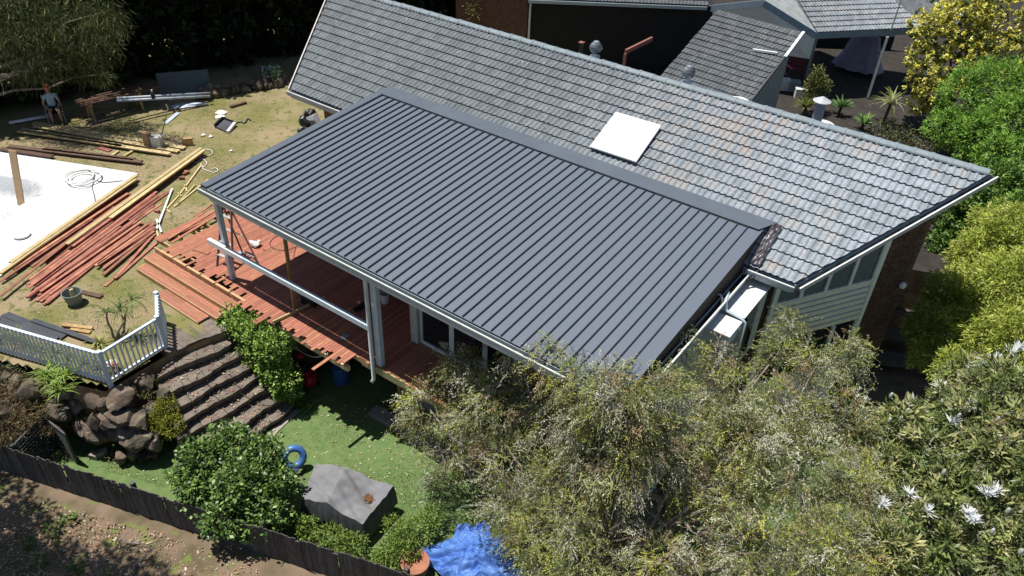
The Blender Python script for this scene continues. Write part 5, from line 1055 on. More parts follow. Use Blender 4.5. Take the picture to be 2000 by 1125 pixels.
# hip roof with blue-grey fascia over the open carport
m_fas = M('blue_fascia', (.26, .34, .40), (.21, .28, .34), .45, 4)
p1, p2 = U(1595, 64, 2.3), U(1805, 54, 2.3); pa_ = U(1492, 0, 3.3); pl_ = U(1378, 12, 2.5)
for A2, B2 in ((p1, p2), (pa_, p1), (pl_, pa_)): mb = MB(); mb.bar(A2 - Vector((0, 0, .12)), B2 - Vector((0, 0, .12)), .06, .26); mb.build('fascia', m_fas, nh)
back = Vector((-(p2 - p1).normalized().y, (p2 - p1).normalized().x, 0)); F3 = frame(p1, p2 - p1, back * math.cos(p22) + Vector((0, 0, math.sin(p22)))); W3 = (p2 - p1).length
mb = MB(); mb.slab([F3 @ Vector(q) for q in ((0, 0, 0), (W3, 0, 0), (W3 - 2.2, 6.6, 0), (-.2, 6.6, 0))], .08, F3.to_3x3() @ Vector((0, 0, 1))); r3 = mb.build('hip_roof', m_tile, nh)
tiled_slope(r3, F3, 20, lambda v: .0, lambda v: W3 - .33 * v, lambda *a: False, TILE, 'hip_tiles', 0)
mb = MB(); mb.slab([p1, pa_, pa_ + back * 4 + Vector((-1, 1, .9)), F3 @ Vector((-.2, 4.6, 0))][::-1], .06, (0, 0, 1)); mb.build('gable_roof', M('gable_sheet', (.30, .32, .32), (.22, .24, .24), .8, 4), nh)
mb = MB(); mb.add([Vector((pl_.x, pl_.y, .9)), Vector((p1.x, p1.y, 1.2)), p1 - Vector((0, 0, .2)), pa_ - Vector((0, 0, .2)), pl_ - Vector((0, 0, .2))], [(0, 1, 2, 3, 4)]); mb.build('gable_boards', m_wb, nh)
hp = F3 @ Vector((W3, 0, 0)); mb = MB(); mb.slab([hp, hp + Vector((2.5, 3.5, -.2)), F3 @ Vector((W3 - 2.2, 4.6, 0))], .08, (0, 0, 1)); mb.build('hip_end', m_tile2, nh)
for (px, py, tx, ty) in ((1695, 190, 1741, 68), (1574, 152, 1597, 76)):
    b0_ = U(px, py, ZU + .05); mb = MB(); mb.bar(b0_, Vector((b0_.x, b0_.y, 2.2)), .1, .1, (1, 0, 0)); mb.build('carport_post', M('post_grey_blue', (.42, .46, .46), None, .5), nh)
mb = MB(); q = U(1740, 60, 2.35); mb.tube([q, q + Vector((.0, .0, 2.2))], .03, 6); mb.build('antenna_mast', m_steel, nh)
# carport back wall in horizontal boards and what stands inside
cw0, cw1 = U(1560, 140, ZU) + Vector((-2.2, 3.0, 0)), U(1800, 150, ZU) + Vector((-2.2, 3.0, 0))
for k in range(9): mb = MB(); mb.bar(cw0 + Vector((0, 0, .75 + .22 * k)), cw1 + Vector((0, 0, .75 + .22 * k)), .05, .2); mb.build('wall_board', M('carport_board', (.40, .40, .37), None, .7), nh)
mb = MB(); mb.bar(cw0 + Vector((0, 0, .3)), cw1 + Vector((0, 0, .3)), .05, .68); mb.build('wall_base', m_nw, nh)
tbl = thing('covered_table', 'table under a mauve sheet in the shaded carport', 'table', loc=tuple(U(1668, 135, ZU)))
c = U(1672, 140, ZU); mb = MB(); vs = []
for k, (z, r) in enumerate(((1.75, .35), (1.7, .45), (.8, .62), (.2, .85))):
    for t in range(24): a = 2 * math.pi * t / 24; q = r * (1 + .06 * k * math.sin(t * 2.6)); vs.append((c.x + q * math.cos(a) * 1.3, c.y + q * math.sin(a) * .8, c.z + z))
mb.add(vs, [(k * 24 + t, k * 24 + (t + 1) % 24, (k + 1) * 24 + (t + 1) % 24, (k + 1) * 24 + t)[::-1] for k in range(3) for t in range(24)] + [tuple(range(24))]); mb.build('sheet', M('mauve_sheet', (.34, .34, .5), None, .8), tbl, True)
for s_ in (-1, 1): mb = MB(); mb.bar(c + Vector((.5 * s_, 0, 0)), c + Vector((.5 * s_, 0, 1.1)), .08, .5, (1, 0, 0)); mb.build('leg', m_brown, tbl)
rc = thing('red_chair', 'red slatted chair at the back of the carport', 'chair', loc=tuple(U(1543, 150, ZU))); c = U(1545, 150, ZU); m_rs = M('red_slat', (.25, .04, .05), None, .6)
for k in range(5): mb = MB(); mb.bar(c + Vector((-.35, .3, .5 + .13 * k)), c + Vector((.35, .3, .5 + .13 * k)), .03, .09); mb.build('back_slat', m_rs, rc)
for k in range(4): mb = MB(); mb.bar(c + Vector((-.35, -.2 + .13 * k, .45)), c + Vector((.35, -.2 + .13 * k, .45)), .1, .03); mb.build('seat_slat', m_rs, rc)
for sx in (-.33, .33):
    for sy in (-.2, .28): mb = MB(); mb.bar(c + Vector((sx, sy, 0)), c + Vector((sx, sy, .45)), .05, .05, (1, 0, 0)); mb.build('leg', m_brown, rc)
for (px, py, s, mt, lb) in ((1530, 165, .42, m_paper, 'pale storage box beside the red chair in the carport'), (1550, 168, .4, MATS['wing_wall_grey'], 'grey storage box next to the carport post'), (1563, 182, .38, m_paper, 'white bin at the foot of the carport post')):
    t = thing('storage_box', lb, 'box', loc=tuple(U(px, py, ZU))); mb = MB(); mb.box(U(px, py, ZU + s / 2), (s * 1.2, s, s), .5); mb.build('bin', mt, t); mb = MB(); mb.box(U(px, py, ZU + s / 2) + Vector((0, 0, s / 2 + .02)), (s * 1.25, s * 1.05, .04), .5); mb.build('lid', mt, t)
# red primed steel frame standing in the gap
sf = thing('steel_gantry', 'red primed steel angle frame standing against the dark wall', 'frame', loc=tuple(U(1218, 130, 1.0)))
a, b = U(1222, 101, 2.3), U(1273, 76, 2.3); mb = MB(); mb.bar(a, b, .09, .16); mb.build('beam', m_rust, sf); mb = MB(); mb.bar(Vector((a.x, a.y, ZU)), a + Vector((0, 0, -.08)), .1, .1, (1, 0, 0)); mb.build('post', m_rust, sf)
sp2 = thing('steel_stub', 'short red capped steel post beside the dark wall', 'post', loc=tuple(U(1136, 84, 1.5))); a = U(1136, 84, 2.3); mb = MB(); mb.bar(Vector((a.x, a.y, ZU)), a, .12, .12, (1, 0, 0)); mb.build('post', m_char, sp2); mb = MB(); mb.box(a + Vector((0, 0, .02)), (.2, .2, .04)); mb.build('cap_plate', m_rust, sp2)
#@@PLANTS@@
# ============================================================ PLANTS
def lob(l): return [(*U(px, py, z), r * sx, r * sy, r * sz) for px, py, z, r, sx, sy, sz in [(*q, 1, 1, 1)[:7] if len(q) == 4 else q for q in l]]
def limb(mb, a, b, r0, r1, wob=.12, n=6):
    a, b = Vector(a), Vector(b); P = []
    for k in range(n + 1):
        t = k / n; p = a.lerp(b, t) + Vector((random.gauss(0, wob), random.gauss(0, wob), random.gauss(0, wob * .6))) * math.sin(t * math.pi) * (b - a).length * .3; P.append(p)
    mb.tube(P, [r0 + (r1 - r0) * k / n for k in range(n + 1)], 7); return P
def tree(name, label, cat, base, lobes, n, L, W, cols, mat=None, group=None, shell=.5, out=.6, droop=0., up=.5, tuft=None, bark=None, r=.12, fork=.35, twigs=0, var=.22):
    t = thing(name, label, cat, group, loc=tuple(base)); mb = MB(); base = Vector(base); cz = sum((Vector(l[:3]) for l in lobes), Vector()) / len(lobes)
    fk = base.lerp(Vector((cz.x, cz.y, cz.z)), fork); limb(mb, base - Vector((0, 0, .1)), fk, r, r * .75, .05)
    for l in lobes:
        P = limb(mb, fk + Vector((0, 0, random.uniform(-.2, .1))), Vector(l[:3]) + Vector((0, 0, l[5] * .2)), r * .5, r * .12)
        for q in range(twigs):
            s = P[random.randint(2, 6)]; d = norm(rng.normal(size=3)); limb(mb, s, s + Vector(d) * l[3] * random.uniform(.6, 1.05), r * .14, r * .04, .2, 4)
    mb.build('trunk', bark or m_barkd, t, True)
    crown('crown', lobes, n, L, W, cols, mat or m_leaf, t, shell, out, droop, up, var, tuft); return t
# dark boundary hedge on the left, tall enough to keep its own face in shade
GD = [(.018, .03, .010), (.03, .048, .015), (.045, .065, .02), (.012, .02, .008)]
hl = [(-18.5, -6), (-18.2, -2.5), (-17.8, .8), (-17.2, 3.6), (-16.7, 6.0), (-15.9, 8.4), (-15.2, 10.8), (-14.4, 13.2), (-13.4, 15.6), (-12.0, 17.8), (-10.2, 19.8), (-8.2, 21.6), (-6, 23)]
for k, (x, y) in enumerate(hl):
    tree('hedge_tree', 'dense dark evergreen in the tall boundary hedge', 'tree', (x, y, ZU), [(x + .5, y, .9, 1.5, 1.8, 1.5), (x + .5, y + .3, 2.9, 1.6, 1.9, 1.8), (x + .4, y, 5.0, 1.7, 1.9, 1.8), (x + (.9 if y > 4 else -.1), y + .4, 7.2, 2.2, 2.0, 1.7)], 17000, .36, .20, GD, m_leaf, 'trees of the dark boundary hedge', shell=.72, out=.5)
# weeping fine-leaved tree over the seated person
WG = [(.03, .045, .014), (.05, .07, .02), (.085, .105, .03), (.025, .035, .012), (.15, .16, .05)]
t = tree('weeping_tree', 'weeping narrow-leaved tree overhanging the seated person', 'tree', (-18.4, -2.2, ZU), lob([(60, 60, 3.2, 1.3), (135, 45, 3.4, 1.3), (195, 95, 2.4, .75), (20, 110, 2.2, 1.1), (205, 35, 3.8, .9), (165, 130, 1.7, .7), (85, 120, 2.2, .9), (20, 20, 3.8, 1.4), (205, 150, 1.0, .4)]), 15000, .30, .022, WG, m_leaf, shell=.35, out=.35, droop=.9, up=.3, r=.16, twigs=2, bark=m_bark)
mb = MB(); limb(mb, U(-20, 155, 1.6), U(60, 135, 1.9), .06, .045, .1); limb(mb, U(60, 135, 1.9), U(105, 104, 2.3), .045, .02, .1); limb(mb, U(60, 135, 1.9), U(40, 118, 2.2), .02, .01, .1); mb.build('bare_branch', m_bark, t, True)
# back yard planting seen over the ridge
def yucca(px, py, z, h, n, ln, wd, cols, nm, label, rise=(.1, 1.4), droop=1.0, trunk=.3):
    b = U(px, py, z); t = thing(nm, label, 'plant', loc=tuple(b)); mb = MB(); mb.tube([b, b + Vector((.03, 0, trunk))], .06, 7); mb.build('stem', m_barkd, t); rosette('leaves', b + Vector((.03, 0, trunk)), n, ln, wd, cols, m_leaf, t, rise, droop); return t
YG = [(.22, .26, .06), (.15, .2, .05), (.30, .32, .12)]
yucca(1725, 240, ZU, .8, 46, 1.0, .05, YG + [(.4, .4, .25)], 'striped_yucca', 'spiky striped yucca with long arching leaves beyond the ridge', trunk=.8, droop=1.5)
yucca(1568, 226, ZU, .8, 60, .65, .05, [(.26, .3, .06), (.2, .24, .05)], 'yellow_yucca', 'stiff yellow-green yucca behind the flue', trunk=.35, droop=.5)
yucca(1637, 224, ZU, .8, 34, .55, .12, [(.09, .2, .05), (.14, .26, .07)], 'green_agave', 'broad green agave beside the flue cap', rise=(.4, 1.3), droop=.5, trunk=.3); yucca(1682, 252, ZU, .8, 34, .55, .11, [(.09, .2, .05), (.16, .27, .07)], 'small_agave', 'small bright agave at the foot of the striped yucca', rise=(.4, 1.3), droop=.5, trunk=.2)
yucca(878, 40, ZU, 1, 30, .8, .13, [(.28, .08, .04), (.20, .05, .03), (.35, .15, .06)], 'red_cordyline', 'red-leaved cordyline behind the tiled ridge', trunk=1.2, droop=1.0)
yucca(845, 40, ZU, 1, 40, .6, .03, [(.12, .2, .04), (.18, .25, .06)], 'grassy_clump', 'green grassy clump beside the red cordyline', trunk=.8, droop=.6)
tree('garden_shrub', 'loose yellow-green shrub beside the carport post', 'shrub', U(1592, 190, ZU), lob([(1596, 155, .9, .4), (1585, 175, .5, .4), (1605, 168, .6, .4), (1598, 140, 1.3, .28)]), 1500, .1, .05, [(.12, .14, .03), (.2, .2, .05), (.07, .09, .02)], r=.04)
tree('wall_shrub', 'green shrub against the brown brick wall behind the ridge', 'shrub', U(945, 75, ZU), lob([(940, 40, .8, .55), (955, 22, 1.4, .5), (930, 15, 1.8, .5)]), 1500, .12, .06, [(.07, .13, .03), (.16, .17, .05), (.2, .12, .04)], r=.04)
tree('low_shrub', 'small bright green shrub at the foot of the dark wall', 'shrub', U(1330, 150, ZU), lob([(1330, 146, ZU + .2, .35), (1345, 142, ZU + .3, .4), (1315, 150, ZU + .2, .3)]), 700, .1, .06, [(.09, .16, .03), (.2, .22, .04), (.05, .08, .02)], r=.03)
for (px, py, z) in ((1760, 275, 0), (1720, 262, -.2)): tree('shade_shrub', 'dark shrub in the shade behind the ridge end', 'shrub', U(px, py + 20, ZU), lob([(px, py, z, .6), (px + 25, py + 8, z, .6)]), 1200, .1, .05, GD + [(.2, .2, .07)], r=.04, group='dark shrubs behind the ridge end')
# golden conifer, green shrubs and bamboo on the right boundary
GC = [(.42, .36, .04), (.34, .30, .04), (.50, .44, .08), (.16, .17, .03)]
tree('golden_conifer', 'golden-tipped conifer beside the carport', 'tree', U(1850, 260, ZU), lob([(1850, 60, 3.0, 1.1), (1800, 150, 1.6, .55), (1795, 110, 2.2, .5), (1830, 180, 1.2, .6), (1890, 30, 3.6, 1.1), (1960, 40, 3.6, 1.2), (1870, 130, 2.0, .9), (1795, 200, .6, .4), (1960, 110, 2.6, .9), (1810, 50, 3.3, .6)]), 1500 * 20, .13, .07, [(.60, .55, .10), (.50, .47, .08), (.70, .65, .20), (.12, .15, .04)], m_leafm, shell=.82, out=.8, tuft=20, up=1., r=.14, var=.25)
GS = [(.15, .29, .03), (.20, .36, .045), (.10, .20, .03), (.25, .40, .07)]
tree('green_shrub', 'rounded bright green fine-leaved shrub beyond the gable end', 'shrub', U(1900, 330, ZU), lob([(1890, 190, 1.6, 1.1), (1950, 170, 1.8, 1.1), (1985, 240, 1.4, 1.1), (1850, 250, .8, .7), (1910, 270, .9, .9), (1960, 310, .7, .9), (2030, 180, 1.9, 1.3)]), 42000, .14, .038, GS, m_leaf, shell=.78, out=.7, up=.8, tuft=6, r=.1)
tree('verge_shrub', 'mid green shrub overhanging the dark side path', 'shrub', U(1960, 470, -1.5), lob([(1900, 390, .9, .6), (1960, 360, 1.1, .8), (1850, 420, .3, .5), (1980, 420, .8, .7), (1830, 480, -.5, .45), (1900, 450, 0, .6), (2040, 380, 1.2, 1.0), (1870, 540, -1, .4), (1830, 530, -1.1, .4), (1850, 580, -1.2, .45), (1810, 560, -1.5, .4), (1860, 470, -.3, .45)]), 30000, .14, .055, [(.10, .20, .03), (.14, .26, .045), (.06, .12, .02), (.2, .31, .07)], m_leaf, shell=.7, out=.6, tuft=5, r=.08)
BG = [(.30, .37, .05), (.39, .45, .08), (.22, .28, .04), (.46, .49, .12)]
tree('bamboo_clump', 'yellow-green bamboo clump leaning over the side path', 'bamboo', U(1980, 640, ZL), lob([(1940, 480, 1.6, .8), (1900, 570, .9, .75), (1970, 560, 1.5, .9), (1850, 640, .2, .6), (1920, 650, .6, .8), (1985, 660, 1.0, .8), (1810, 690, -.3, .45), (1870, 720, .0, .6), (1990, 450, 2.1, .8), (2040, 560, 1.6, 1.1), (1930, 430, 1.6, .45), (1850, 560, .6, .5), (1890, 500, 1.2, .5), (1800, 640, -.2, .45), (1830, 600, .1, .45)]), 80000, .135, .025, BG, m_leaf, shell=.5, out=.7, droop=.15, tuft=5, up=.6, r=.05, twigs=3, bark=M('bamboo_cane', (.30, .32, .10), None, .5))
# clipped hedge beside the steps
tree('clipped_hedge', 'clipped glossy green hedge block between deck and stone stairs', 'hedge', (2.2, -.75, ZL), [(.95, -.62, -.55, .5, .4, .42), (1.45, -.60, -.5, .5, .42, .42), (1.95, -.62, -.5, .5, .42, .42), (2.4, -.62, -.52, .48, .42, .42), (2.45, -.75, -1.2, .5, .4, .6), (1.9, -.75, -1.1, .4, .35, .5), (2.75, -.7, -1.5, .4, .4, .6)], 15000, .075, .05, [(.19, .31, .045), (.25, .38, .07), (.13, .22, .035), (.30, .42, .11)], m_leafg, shell=.8, out=.7, up=.8, r=.05)
tree('ivy_bank', 'low ground ivy trailing beside the stone stairs', 'ivy', (2.9, -.7, ZL), [(2.55, -.75, -1.75, .35, .25, .25), (2.9, -.6, -2.0, .3, .25, .25), (3.1, -.5, -2.2, .3, .2, .15), (1.6, -.98, -.9, .2, .15, .1), (1.9, -.98, -1.1, .2, .15, .1)], 2200, .06, .04, [(.10, .17, .03), (.15, .2, .05)], m_leaf, r=.02)
# glossy shrub in front of the cover
tree('camellia_shrub', 'dark glossy rounded shrub beside the grey furniture cover', 'shrub', U(455, 990, ZL), lob([(390, 900, -1.2, .5), (450, 870, -.9, .52), (510, 890, -.95, .5), (540, 940, -1.2, .45), (470, 950, -1.1, .6), (390, 960, -1.5, .5), (440, 1010, -1.6, .5), (520, 1000, -1.5, .5), (370, 930, -1.5, .4), (490, 1020, -1.7, .4)]), 13000, .10, .065, [(.045, .09, .02), (.065, .125, .025), (.12, .2, .04), (.19, .29, .07)], m_leafg, shell=.55, out=.55, up=.9, r=.06, twigs=2)
tree('golden_bush', 'small round golden-green bush at the edge of the stone stairs', 'shrub', U(325, 850, -1.8), lob([(322, 805, -1.25, .3), (335, 830, -1.4, .3), (308, 822, -1.4, .27), (325, 790, -1.1, .24)]), 5200, .05, .022, [(.22, .24, .03), (.28, .28, .05), (.15, .17, .02)], m_leafm, shell=.7, out=.6, r=.03)
for (l, lb, n) in (([(600, 1035, -2.0, .32), (650, 1050, -2.0, .32), (690, 1065, -2.0, .3), (580, 1020, -2.0, .25)], 'fine leafy shrub growing between the cover and the paling fence', 2600), ([(760, 1085, -2.0, .32), (740, 1100, -2.1, .25), (800, 1075, -2.0, .25)], 'lime green shrub at the end of the paling fence', 2000), ([(820, 1030, -1.9, .35), (790, 1050, -1.9, .35), (845, 1010, -1.9, .28), (770, 1025, -2.0, .25)], 'feathery green shrub between the grey cover and blue tarp', 2600)):
    tree('fence_shrub', lb, 'shrub', (*lob(l)[0][:2], ZL), lob(l), n, .075, .03, [(.16, .24, .04), (.22, .3, .06), (.09, .15, .03)], m_leaf, shell=.5, r=.03)
# strap-leaved clumps by the picket fence
def clump(px, py, z, n, ln, wd, cols, nm, label, rise=(.5, 1.4), droop=1.6):
    b = U(px, py, z); t = thing(nm, label, 'plant', loc=tuple(b)); rosette('leaves', b, n, ln, wd, cols, m_leaf, t, rise, droop); return t
AG = [(.16, .26, .04), (.22, .32, .06), (.28, .36, .09)]
for (px, py) in ((110, 745), (130, 725), (95, 725), (122, 765)): b = None
ag = thing('agapanthus', 'bright green strap-leaved clump spilling over the rocks below the fence', 'plant', loc=tuple(U(110, 750, -.9)))
for (px, py, z) in ((108, 752, -.55), (130, 738, -.5), (92, 735, -.5), (122, 768, -.65)): rosette('leaf_tuft', U(px, py, z), 46, .5, .035, AG, m_leaf, ag)
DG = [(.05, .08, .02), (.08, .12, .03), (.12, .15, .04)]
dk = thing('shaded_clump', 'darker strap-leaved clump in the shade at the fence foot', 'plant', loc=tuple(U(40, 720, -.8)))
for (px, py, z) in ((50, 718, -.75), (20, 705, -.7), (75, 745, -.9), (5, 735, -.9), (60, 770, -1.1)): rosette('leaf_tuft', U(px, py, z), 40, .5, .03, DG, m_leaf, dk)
bh = thing('fence_planting', 'yellow-green planting showing between the white pickets', 'plant', loc=tuple(U(90, 690, -.5)))
for k in range(9): p = PTS[1].lerp(PTS[0], (k + .5) / 15) + Vector((-.1, .35, 0)); rosette('leaf_tuft', (p.x, p.y, -.5), 26, .45, .03, [(.24, .30, .06), (.3, .33, .1), (.14, .2, .04)], m_leaf, bh, droop=1.2)
clump(195, 672, ZU, 26, .4, .03, [(.30, .32, .07), (.36, .36, .12)], 'bromeliad', 'yellow spiky bromeliad just inside the fence corner')
dr = thing('dragon_tree', 'young multi-headed dragon tree on the lawn inside the fence corner', 'plant', loc=tuple(U(228, 665, ZU))); b = U(228, 665, ZU); mb = MB()
for (px, py, z) in ((208, 610, .25), (235, 605, .35), (258, 585, .55)):
    q = U(px, py, z); limb(mb, b, q, .035, .02, .2, 5); rosette('leaf_head', q, 26, .5, .028, [(.08, .13, .03), (.14, .19, .05), (.22, .26, .1)], m_leaf, dr, (-.3, 1.2), 1.6)
mb.build('stem', m_bark, dr, True)
clump(310, 745, -1.0, 24, .28, .03, AG, 'rock_fern', 'small green clump among the rocks beside the stairs'); wp_ = thing('white_pot', 'small white pot behind the corner pickets', 'pot', loc=tuple(U(222, 725, ZU))); mb = MB(); mb.lathe(U(222, 722, ZU), [(.1, 0), (.13, .22), (.11, .22), (.01, .18)], 14); mb.build('bowl', m_paper, wp_); rosette('leaves', U(222, 718, ZU + .2), 20, .3, .04, [(.28, .1, .06), (.2, .16, .06)], m_leaf, wp_)
# bare sticks and weeds outside the fence
for k, (p, q) in enumerate((((255, 1125), (290, 1070)), ((75, 1125), (85, 1070)), ((275, 1060), (225, 1055)))):
    mb = MB(); a = U(*p, ZL + .05); b = U(*q, ZL + .25); P = limb(mb, a, b, .03, .012, .2, 6)
    for j in range(4): s = P[2 + j]; limb(mb, s, s + Vector((random.gauss(0, .35), random.gauss(0, .35), random.uniform(0, .15))), .012, .004, .2, 4)
    tag(mb.build('dead_branch', m_bark, None, True), 'bare grey branch lying on the dry ground outside the fence', 'branch', 'bare branches outside the fence')
for (px, py) in ((105, 1040), (60, 1065), (80, 1100), (150, 1110), (135, 1015)):
    b = U(px, py, ZL + .05); t = thing('weed', 'small green weed on the dry ground outside the fence', 'weed', 'weeds outside the fence', loc=tuple(b)); crown('leaves', [(b.x, b.y, b.z + .08, .16, .16, .1)], 70, .09, .05, [(.08, .15, .03), (.12, .2, .05)], m_leaf, t)
# ---- big grey-green tree in the foreground
TB = Vector((12.3, -1.3, ZL)); tt = thing('tea_tree', 'large grey-green tea tree with drooping sprays in front of the house', 'tree', loc=tuple(TB))
TL = lob([(840, 800, .0, .62), (905, 715, 1.0, .5), (880, 880, -.6, .6), (970, 790, .6, .75), (1000, 900, -.1, .8), (1080, 790, 1.2, .75), (1105, 715, 2.0, .4), (1180, 850, 1.1, .8), (1110, 950, .2, .8), (1060, 1050, -.5, .7), (1200, 950, .7, .6), (1290, 790, 1.8, .65), (1340, 890, 1.3, .75), (1420, 770, 2.0, .65), (1330, 660, 2.5, .28), (1450, 860, 1.7, .75), (1290, 1100, .1, .6), (1430, 960, 1.0, .7), (1540, 810, 1.7, .7), (1545, 640, 2.0, .3), (1520, 690, 1.8, .4), (1660, 700, 1.5, .42), (1570, 920, 1.3, .75), (1480, 1080, .6, .75), (1650, 830, 1.4, .7), (1670, 960, 1.0, .75), (1620, 1090, .7, .75), (1150, 1100, -.3, .6), (1000, 1000, -.6, .55), (930, 830, .0, .6), (1400, 700, 2.3, .3), (1590, 720, 1.7, .4), (1170, 780, 2.7, .45), (1250, 790, 2.8, .42), (1120, 745, 2.75, .34), (1300, 745, 2.7, .34), (1075, 710, 2.75, .28), (1215, 770, 3.0, .3), (1010, 690, 2.3, .3), (1265, 745, 2.9, .22), (1190, 735, 3.0, .2), (1150, 890, 1.5, .55), (1215, 870, 1.8, .5), (1130, 840, 1.6, .5), (1240, 920, 1.5, .5), (1180, 930, 1.2, .45), (1270, 850, 2.0, .5), (1120, 1010, .5, .5)])
mb = MB(); fk = Vector((12.35, -1.0, -.9)); limb(mb, TB - Vector((0, 0, .1)), fk, .17, .14, .05)
for l in TL:
    P = limb(mb, fk + Vector((random.gauss(0, .1), random.gauss(0, .1), 0)), Vector(l[:3]), .055, .015, .12)
    for q in range(5): s = P[random.randint(2, 6)]; limb(mb, s, s + Vector(norm(rng.normal(size=3))) * l[3] * random.uniform(.7, 1.25), .016, .004, .25, 4)
for k in range(26):   # dead twigs showing in the open heart of the tree
    s = Vector(U(random.uniform(1180, 1420), random.uniform(960, 1090), random.uniform(-.2, .7))); limb(mb, s, s + Vector(norm(rng.normal(size=3) + [0, 0, .4])) * random.uniform(.4, .9), .02, .005, .25, 5)
mb.build('trunk', m_bark, tt, True)
TC = [(.25, .28, .075), (.29, .32, .11), (.40, .42, .27), (.16, .19, .055), (.35, .35, .065), (.50, .50, .38), (.27, .20, .10), (.12, .15, .04), (.22, .26, .07)]
def sprays(name, lobes, ntw, nl, tw_len, L, W, cols, parent, droop=.7, white=.04):
    m_ = ntw // 11; P0, d0, k0 = lobe_pts(lobes, m_, .45); P = np.repeat(P0, 11, 0); d = np.repeat(d0, 11, 0); ntw = len(P); P = P + rng.normal(size=P.shape) * .085; D = norm(d * .8 + rng.normal(size=(ntw, 3)) * .5 + [0, 0, .25]); cc = np.repeat(palette(m_, cols, .25), 11, 0) * (1 + rng.normal(size=(ntw, 1)) * .15)
    base = np.repeat(P, nl, 0); dirs = np.repeat(D, nl, 0); t = np.tile(np.linspace(0, 1, nl), ntw)[:, None]; ln = np.repeat(tw_len * rng.uniform(.5, 1.3, ntw), nl)[:, None]
    pos = base + dirs * ln * t + np.array([0, 0, -1]) * droop * ln * t ** 2 * .8
    tang = norm(dirs + np.array([0, 0, -1]) * droop * t * 1.6); ld_ = norm(tang * .7 + rng.normal(size=pos.shape) * .45); n = len(pos)
    cl = np.repeat(cc, nl, 0) * (1 + rng.normal(size=(n, 1)) * .15); wm = rng.random(n) < white; cl[wm] = np.array([.62, .60, .52])
    V = leaf_quads(pos, ld_, L * rng.uniform(.6, 1.4, n), W * rng.uniform(.7, 1.3, n), .5); link(name, quads_mesh(name, V, np.clip(cl, .01, .8), m_leafm), parent)
    tv = []; 
    tn_ = min(ntw, 9000); a = P[:tn_]; e = a + D[:tn_] * tw_len * .8 + np.array([0, 0, -1]) * droop * tw_len * .4; sd = norm(np.cross(D[:tn_], rng.normal(size=(tn_, 3)))) * .006
    V = np.stack([a - sd, a + sd, e + sd * .4, e - sd * .4], 1); link('twigs', quads_mesh('twigs', V, palette(tn_, [(.42, .37, .31), (.28, .23, .18), (.55, .50, .45)]), m_leafm), parent)
sprays('crown', TL, 27500, 13, .36, .056, .0145, TC, tt, white=.06)
# banksia on the right
BB = U(1900, 1050, ZL); bt_ = thing('banksia', 'banksia with whorled dark leaves, pale cones and silvery new leaves', 'tree', loc=tuple(BB))
BL = lob([(1760, 830, 1.3, .5), (1820, 900, 1.2, .6), (1900, 830, 1.6, .65), (1960, 760, 2.0, .6), (1940, 900, 1.5, .65), (1860, 980, 1.0, .65), (1780, 1010, .8, .55), (1950, 1020, 1.1, .65), (1730, 920, .9, .5), (1840, 1080, .6, .6), (1960, 1100, .8, .6), (1740, 1080, .6, .5), (1990, 850, 1.8, .6), (2030, 960, 1.5, .7), (1860, 800, 1.3, .5), (1880, 740, 1.3, .4)])
mb = MB(); fk = BB + Vector((0, 0, 1.6)); limb(mb, BB, fk, .14, .1, .05)
for l in BL:
    P = limb(mb, fk, Vector(l[:3]), .05, .02)
    for q in range(3): s = P[random.randint(3, 6)]; limb(mb, s, s + Vector(norm(rng.normal(size=3))) * l[3], .014, .006, .2, 4)
mb.build('trunk', m_bark, bt_, True)
crown('crown', BL, 2200 * 14, .18, .042, [(.12, .16, .045), (.18, .22, .06), (.26, .29, .11), (.09, .12, .035), (.36, .35, .15)], m_leafg, bt_, shell=.6, out=.75, up=.7, tuft=14, var=.2)
sprays('fine_sprays', BL, 2600, 10, .3, .05, .013, TC, bt_)
def whorl(c, n, ln, wd, cols, nm): rosette(nm, c, n, ln, wd, cols, m_leafm, bt_, (.3, 1.4), .3)
for (px, py, z, n) in ((1720, 985, 1.05, 18), (1775, 965, 1.3, 12), (1890, 1005, 1.55, 22), (1900, 1018, 1.55, 18), (1925, 965, 1.6, 18), (1945, 960, 1.65, 14), (1810, 1000, 1.3, 10), (1900, 725, 1.9, 24), (1925, 715, 1.95, 22), (1945, 705, 2.0, 22), (1835, 755, 1.6, 14), (1860, 825, 1.8, 14), (1975, 690, 2.1, 20), (1990, 680, 2.1, 16)): whorl(U(px, py, z), int(n * 2.2), .19, .028, [(.78, .80, .80), (.68, .71, .72)], 'silver_leaves')
for (px, py, z) in ((1738, 770, 1.7), (1735, 818, 1.6), (1757, 815, 1.6), (1783, 845, 1.6), (1900, 780, 2.0), (1870, 810, 1.9), (1945, 817, 2.1), (1840, 920, 1.7), (1770, 800, 1.6), (1965, 995, 1.7), (1935, 1035, 1.6), (1990, 1075, 1.4)):
    b = U(px, py + 8, z); mb = MB(); mb.lathe(b, [(.012, 0), (.03, .015), (.034, .06), (.03, .12), (.015, .15), (.003, .155)], 9); mb.build('flower_cone', M('cone_pale', (.50, .52, .47), (.38, .40, .36), .9, 40, bump=.6, bscale=150), bt_, True)

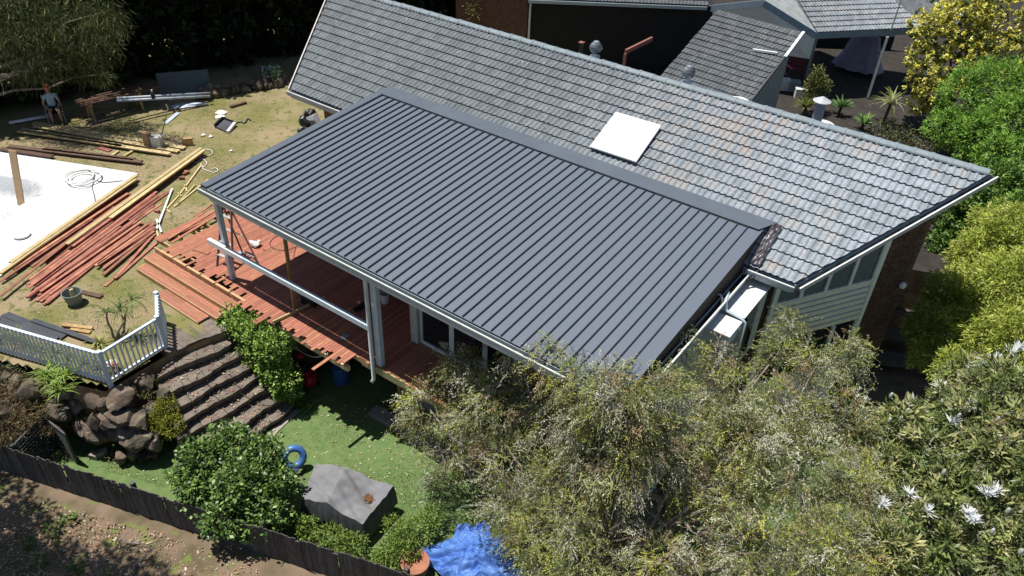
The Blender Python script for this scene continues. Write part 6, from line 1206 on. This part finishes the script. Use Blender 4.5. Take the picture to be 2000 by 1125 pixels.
# gum tree standing outside the boundary, throwing dappled shade on the dry ground and the rocks
tree('gum_tree', 'open-crowned gum tree outside the paling fence', 'tree', (-3.2, -8.6, -2.45), [(-1.0, -7.7, 4.2, 1.2, 1.1, .8), (.5, -8.2, 4.6, 1.0, 1.0, .7), (-4.0, -6.6, 4.3, 1.2, 1.0, .8), (-3.4, -7.4, 5.2, 1.4, 1.2, .9), (1.6, -8.6, 4.8, .9, .8, .6), (2.6, -8.0, 5.0, .9, .8, .6), (2.0, -7.2, 8.0, 1.1, .9, .7), (3.0, -7.6, 8.6, 1.0, .9, .7), (1.0, -7.4, 7.6, 1.0, .9, .7), (.0, -8.0, 6.6, 1.1, 1.0, .7), (3.6, -7.2, 9.2, .9, .8, .6)], 14000, .22, .09, [(.08, .11, .03), (.12, .15, .05)], m_leaf, shell=.3, out=.4, droop=.5, r=.16, bark=m_bark)
# dry scrub and ivy over the shaded rocks
sc_ = []
for (px, py, z, r) in ((20, 770, -.9, .5), (60, 800, -1.1, .45), (10, 840, -1.3, .5), (100, 830, -1.5, .3)): sc_.append((*U(px, py, z), r, r, r * .5))
tree('dry_scrub', 'dry brown scrub sprawling over the shaded rocks', 'scrub', (*sc_[0][:2], -1.4), sc_, 5200, .10, .02, [(.20, .14, .08), (.13, .09, .05), (.27, .19, .11), (.10, .11, .04)], m_leafm, shell=.5, out=.5, r=.03, twigs=3)

# weeds, ivy and leaf litter lodged among the rocks
for k, (px, py, z) in enumerate(((235, 770, -.8), (270, 815, -1.4), (205, 800, -1.1), (180, 770, -.9), (300, 840, -1.7), (240, 850, -1.8), (160, 815, -1.4), (120, 790, -1.1), (285, 765, -.9), (225, 885, -2.25), (265, 890, -2.3))):
    b = U(px, py, z); t = thing('rock_weed', 'small green and brown weed lodged among the sandstone boulders', 'weed', 'weeds among the boulders', loc=tuple(b)); crown('leaves', [(b.x, b.y, b.z, .22, .18, .1)], 170, .07, .03, [(.10, .13, .04), (.18, .13, .07), (.07, .09, .03)], m_leafm, t)
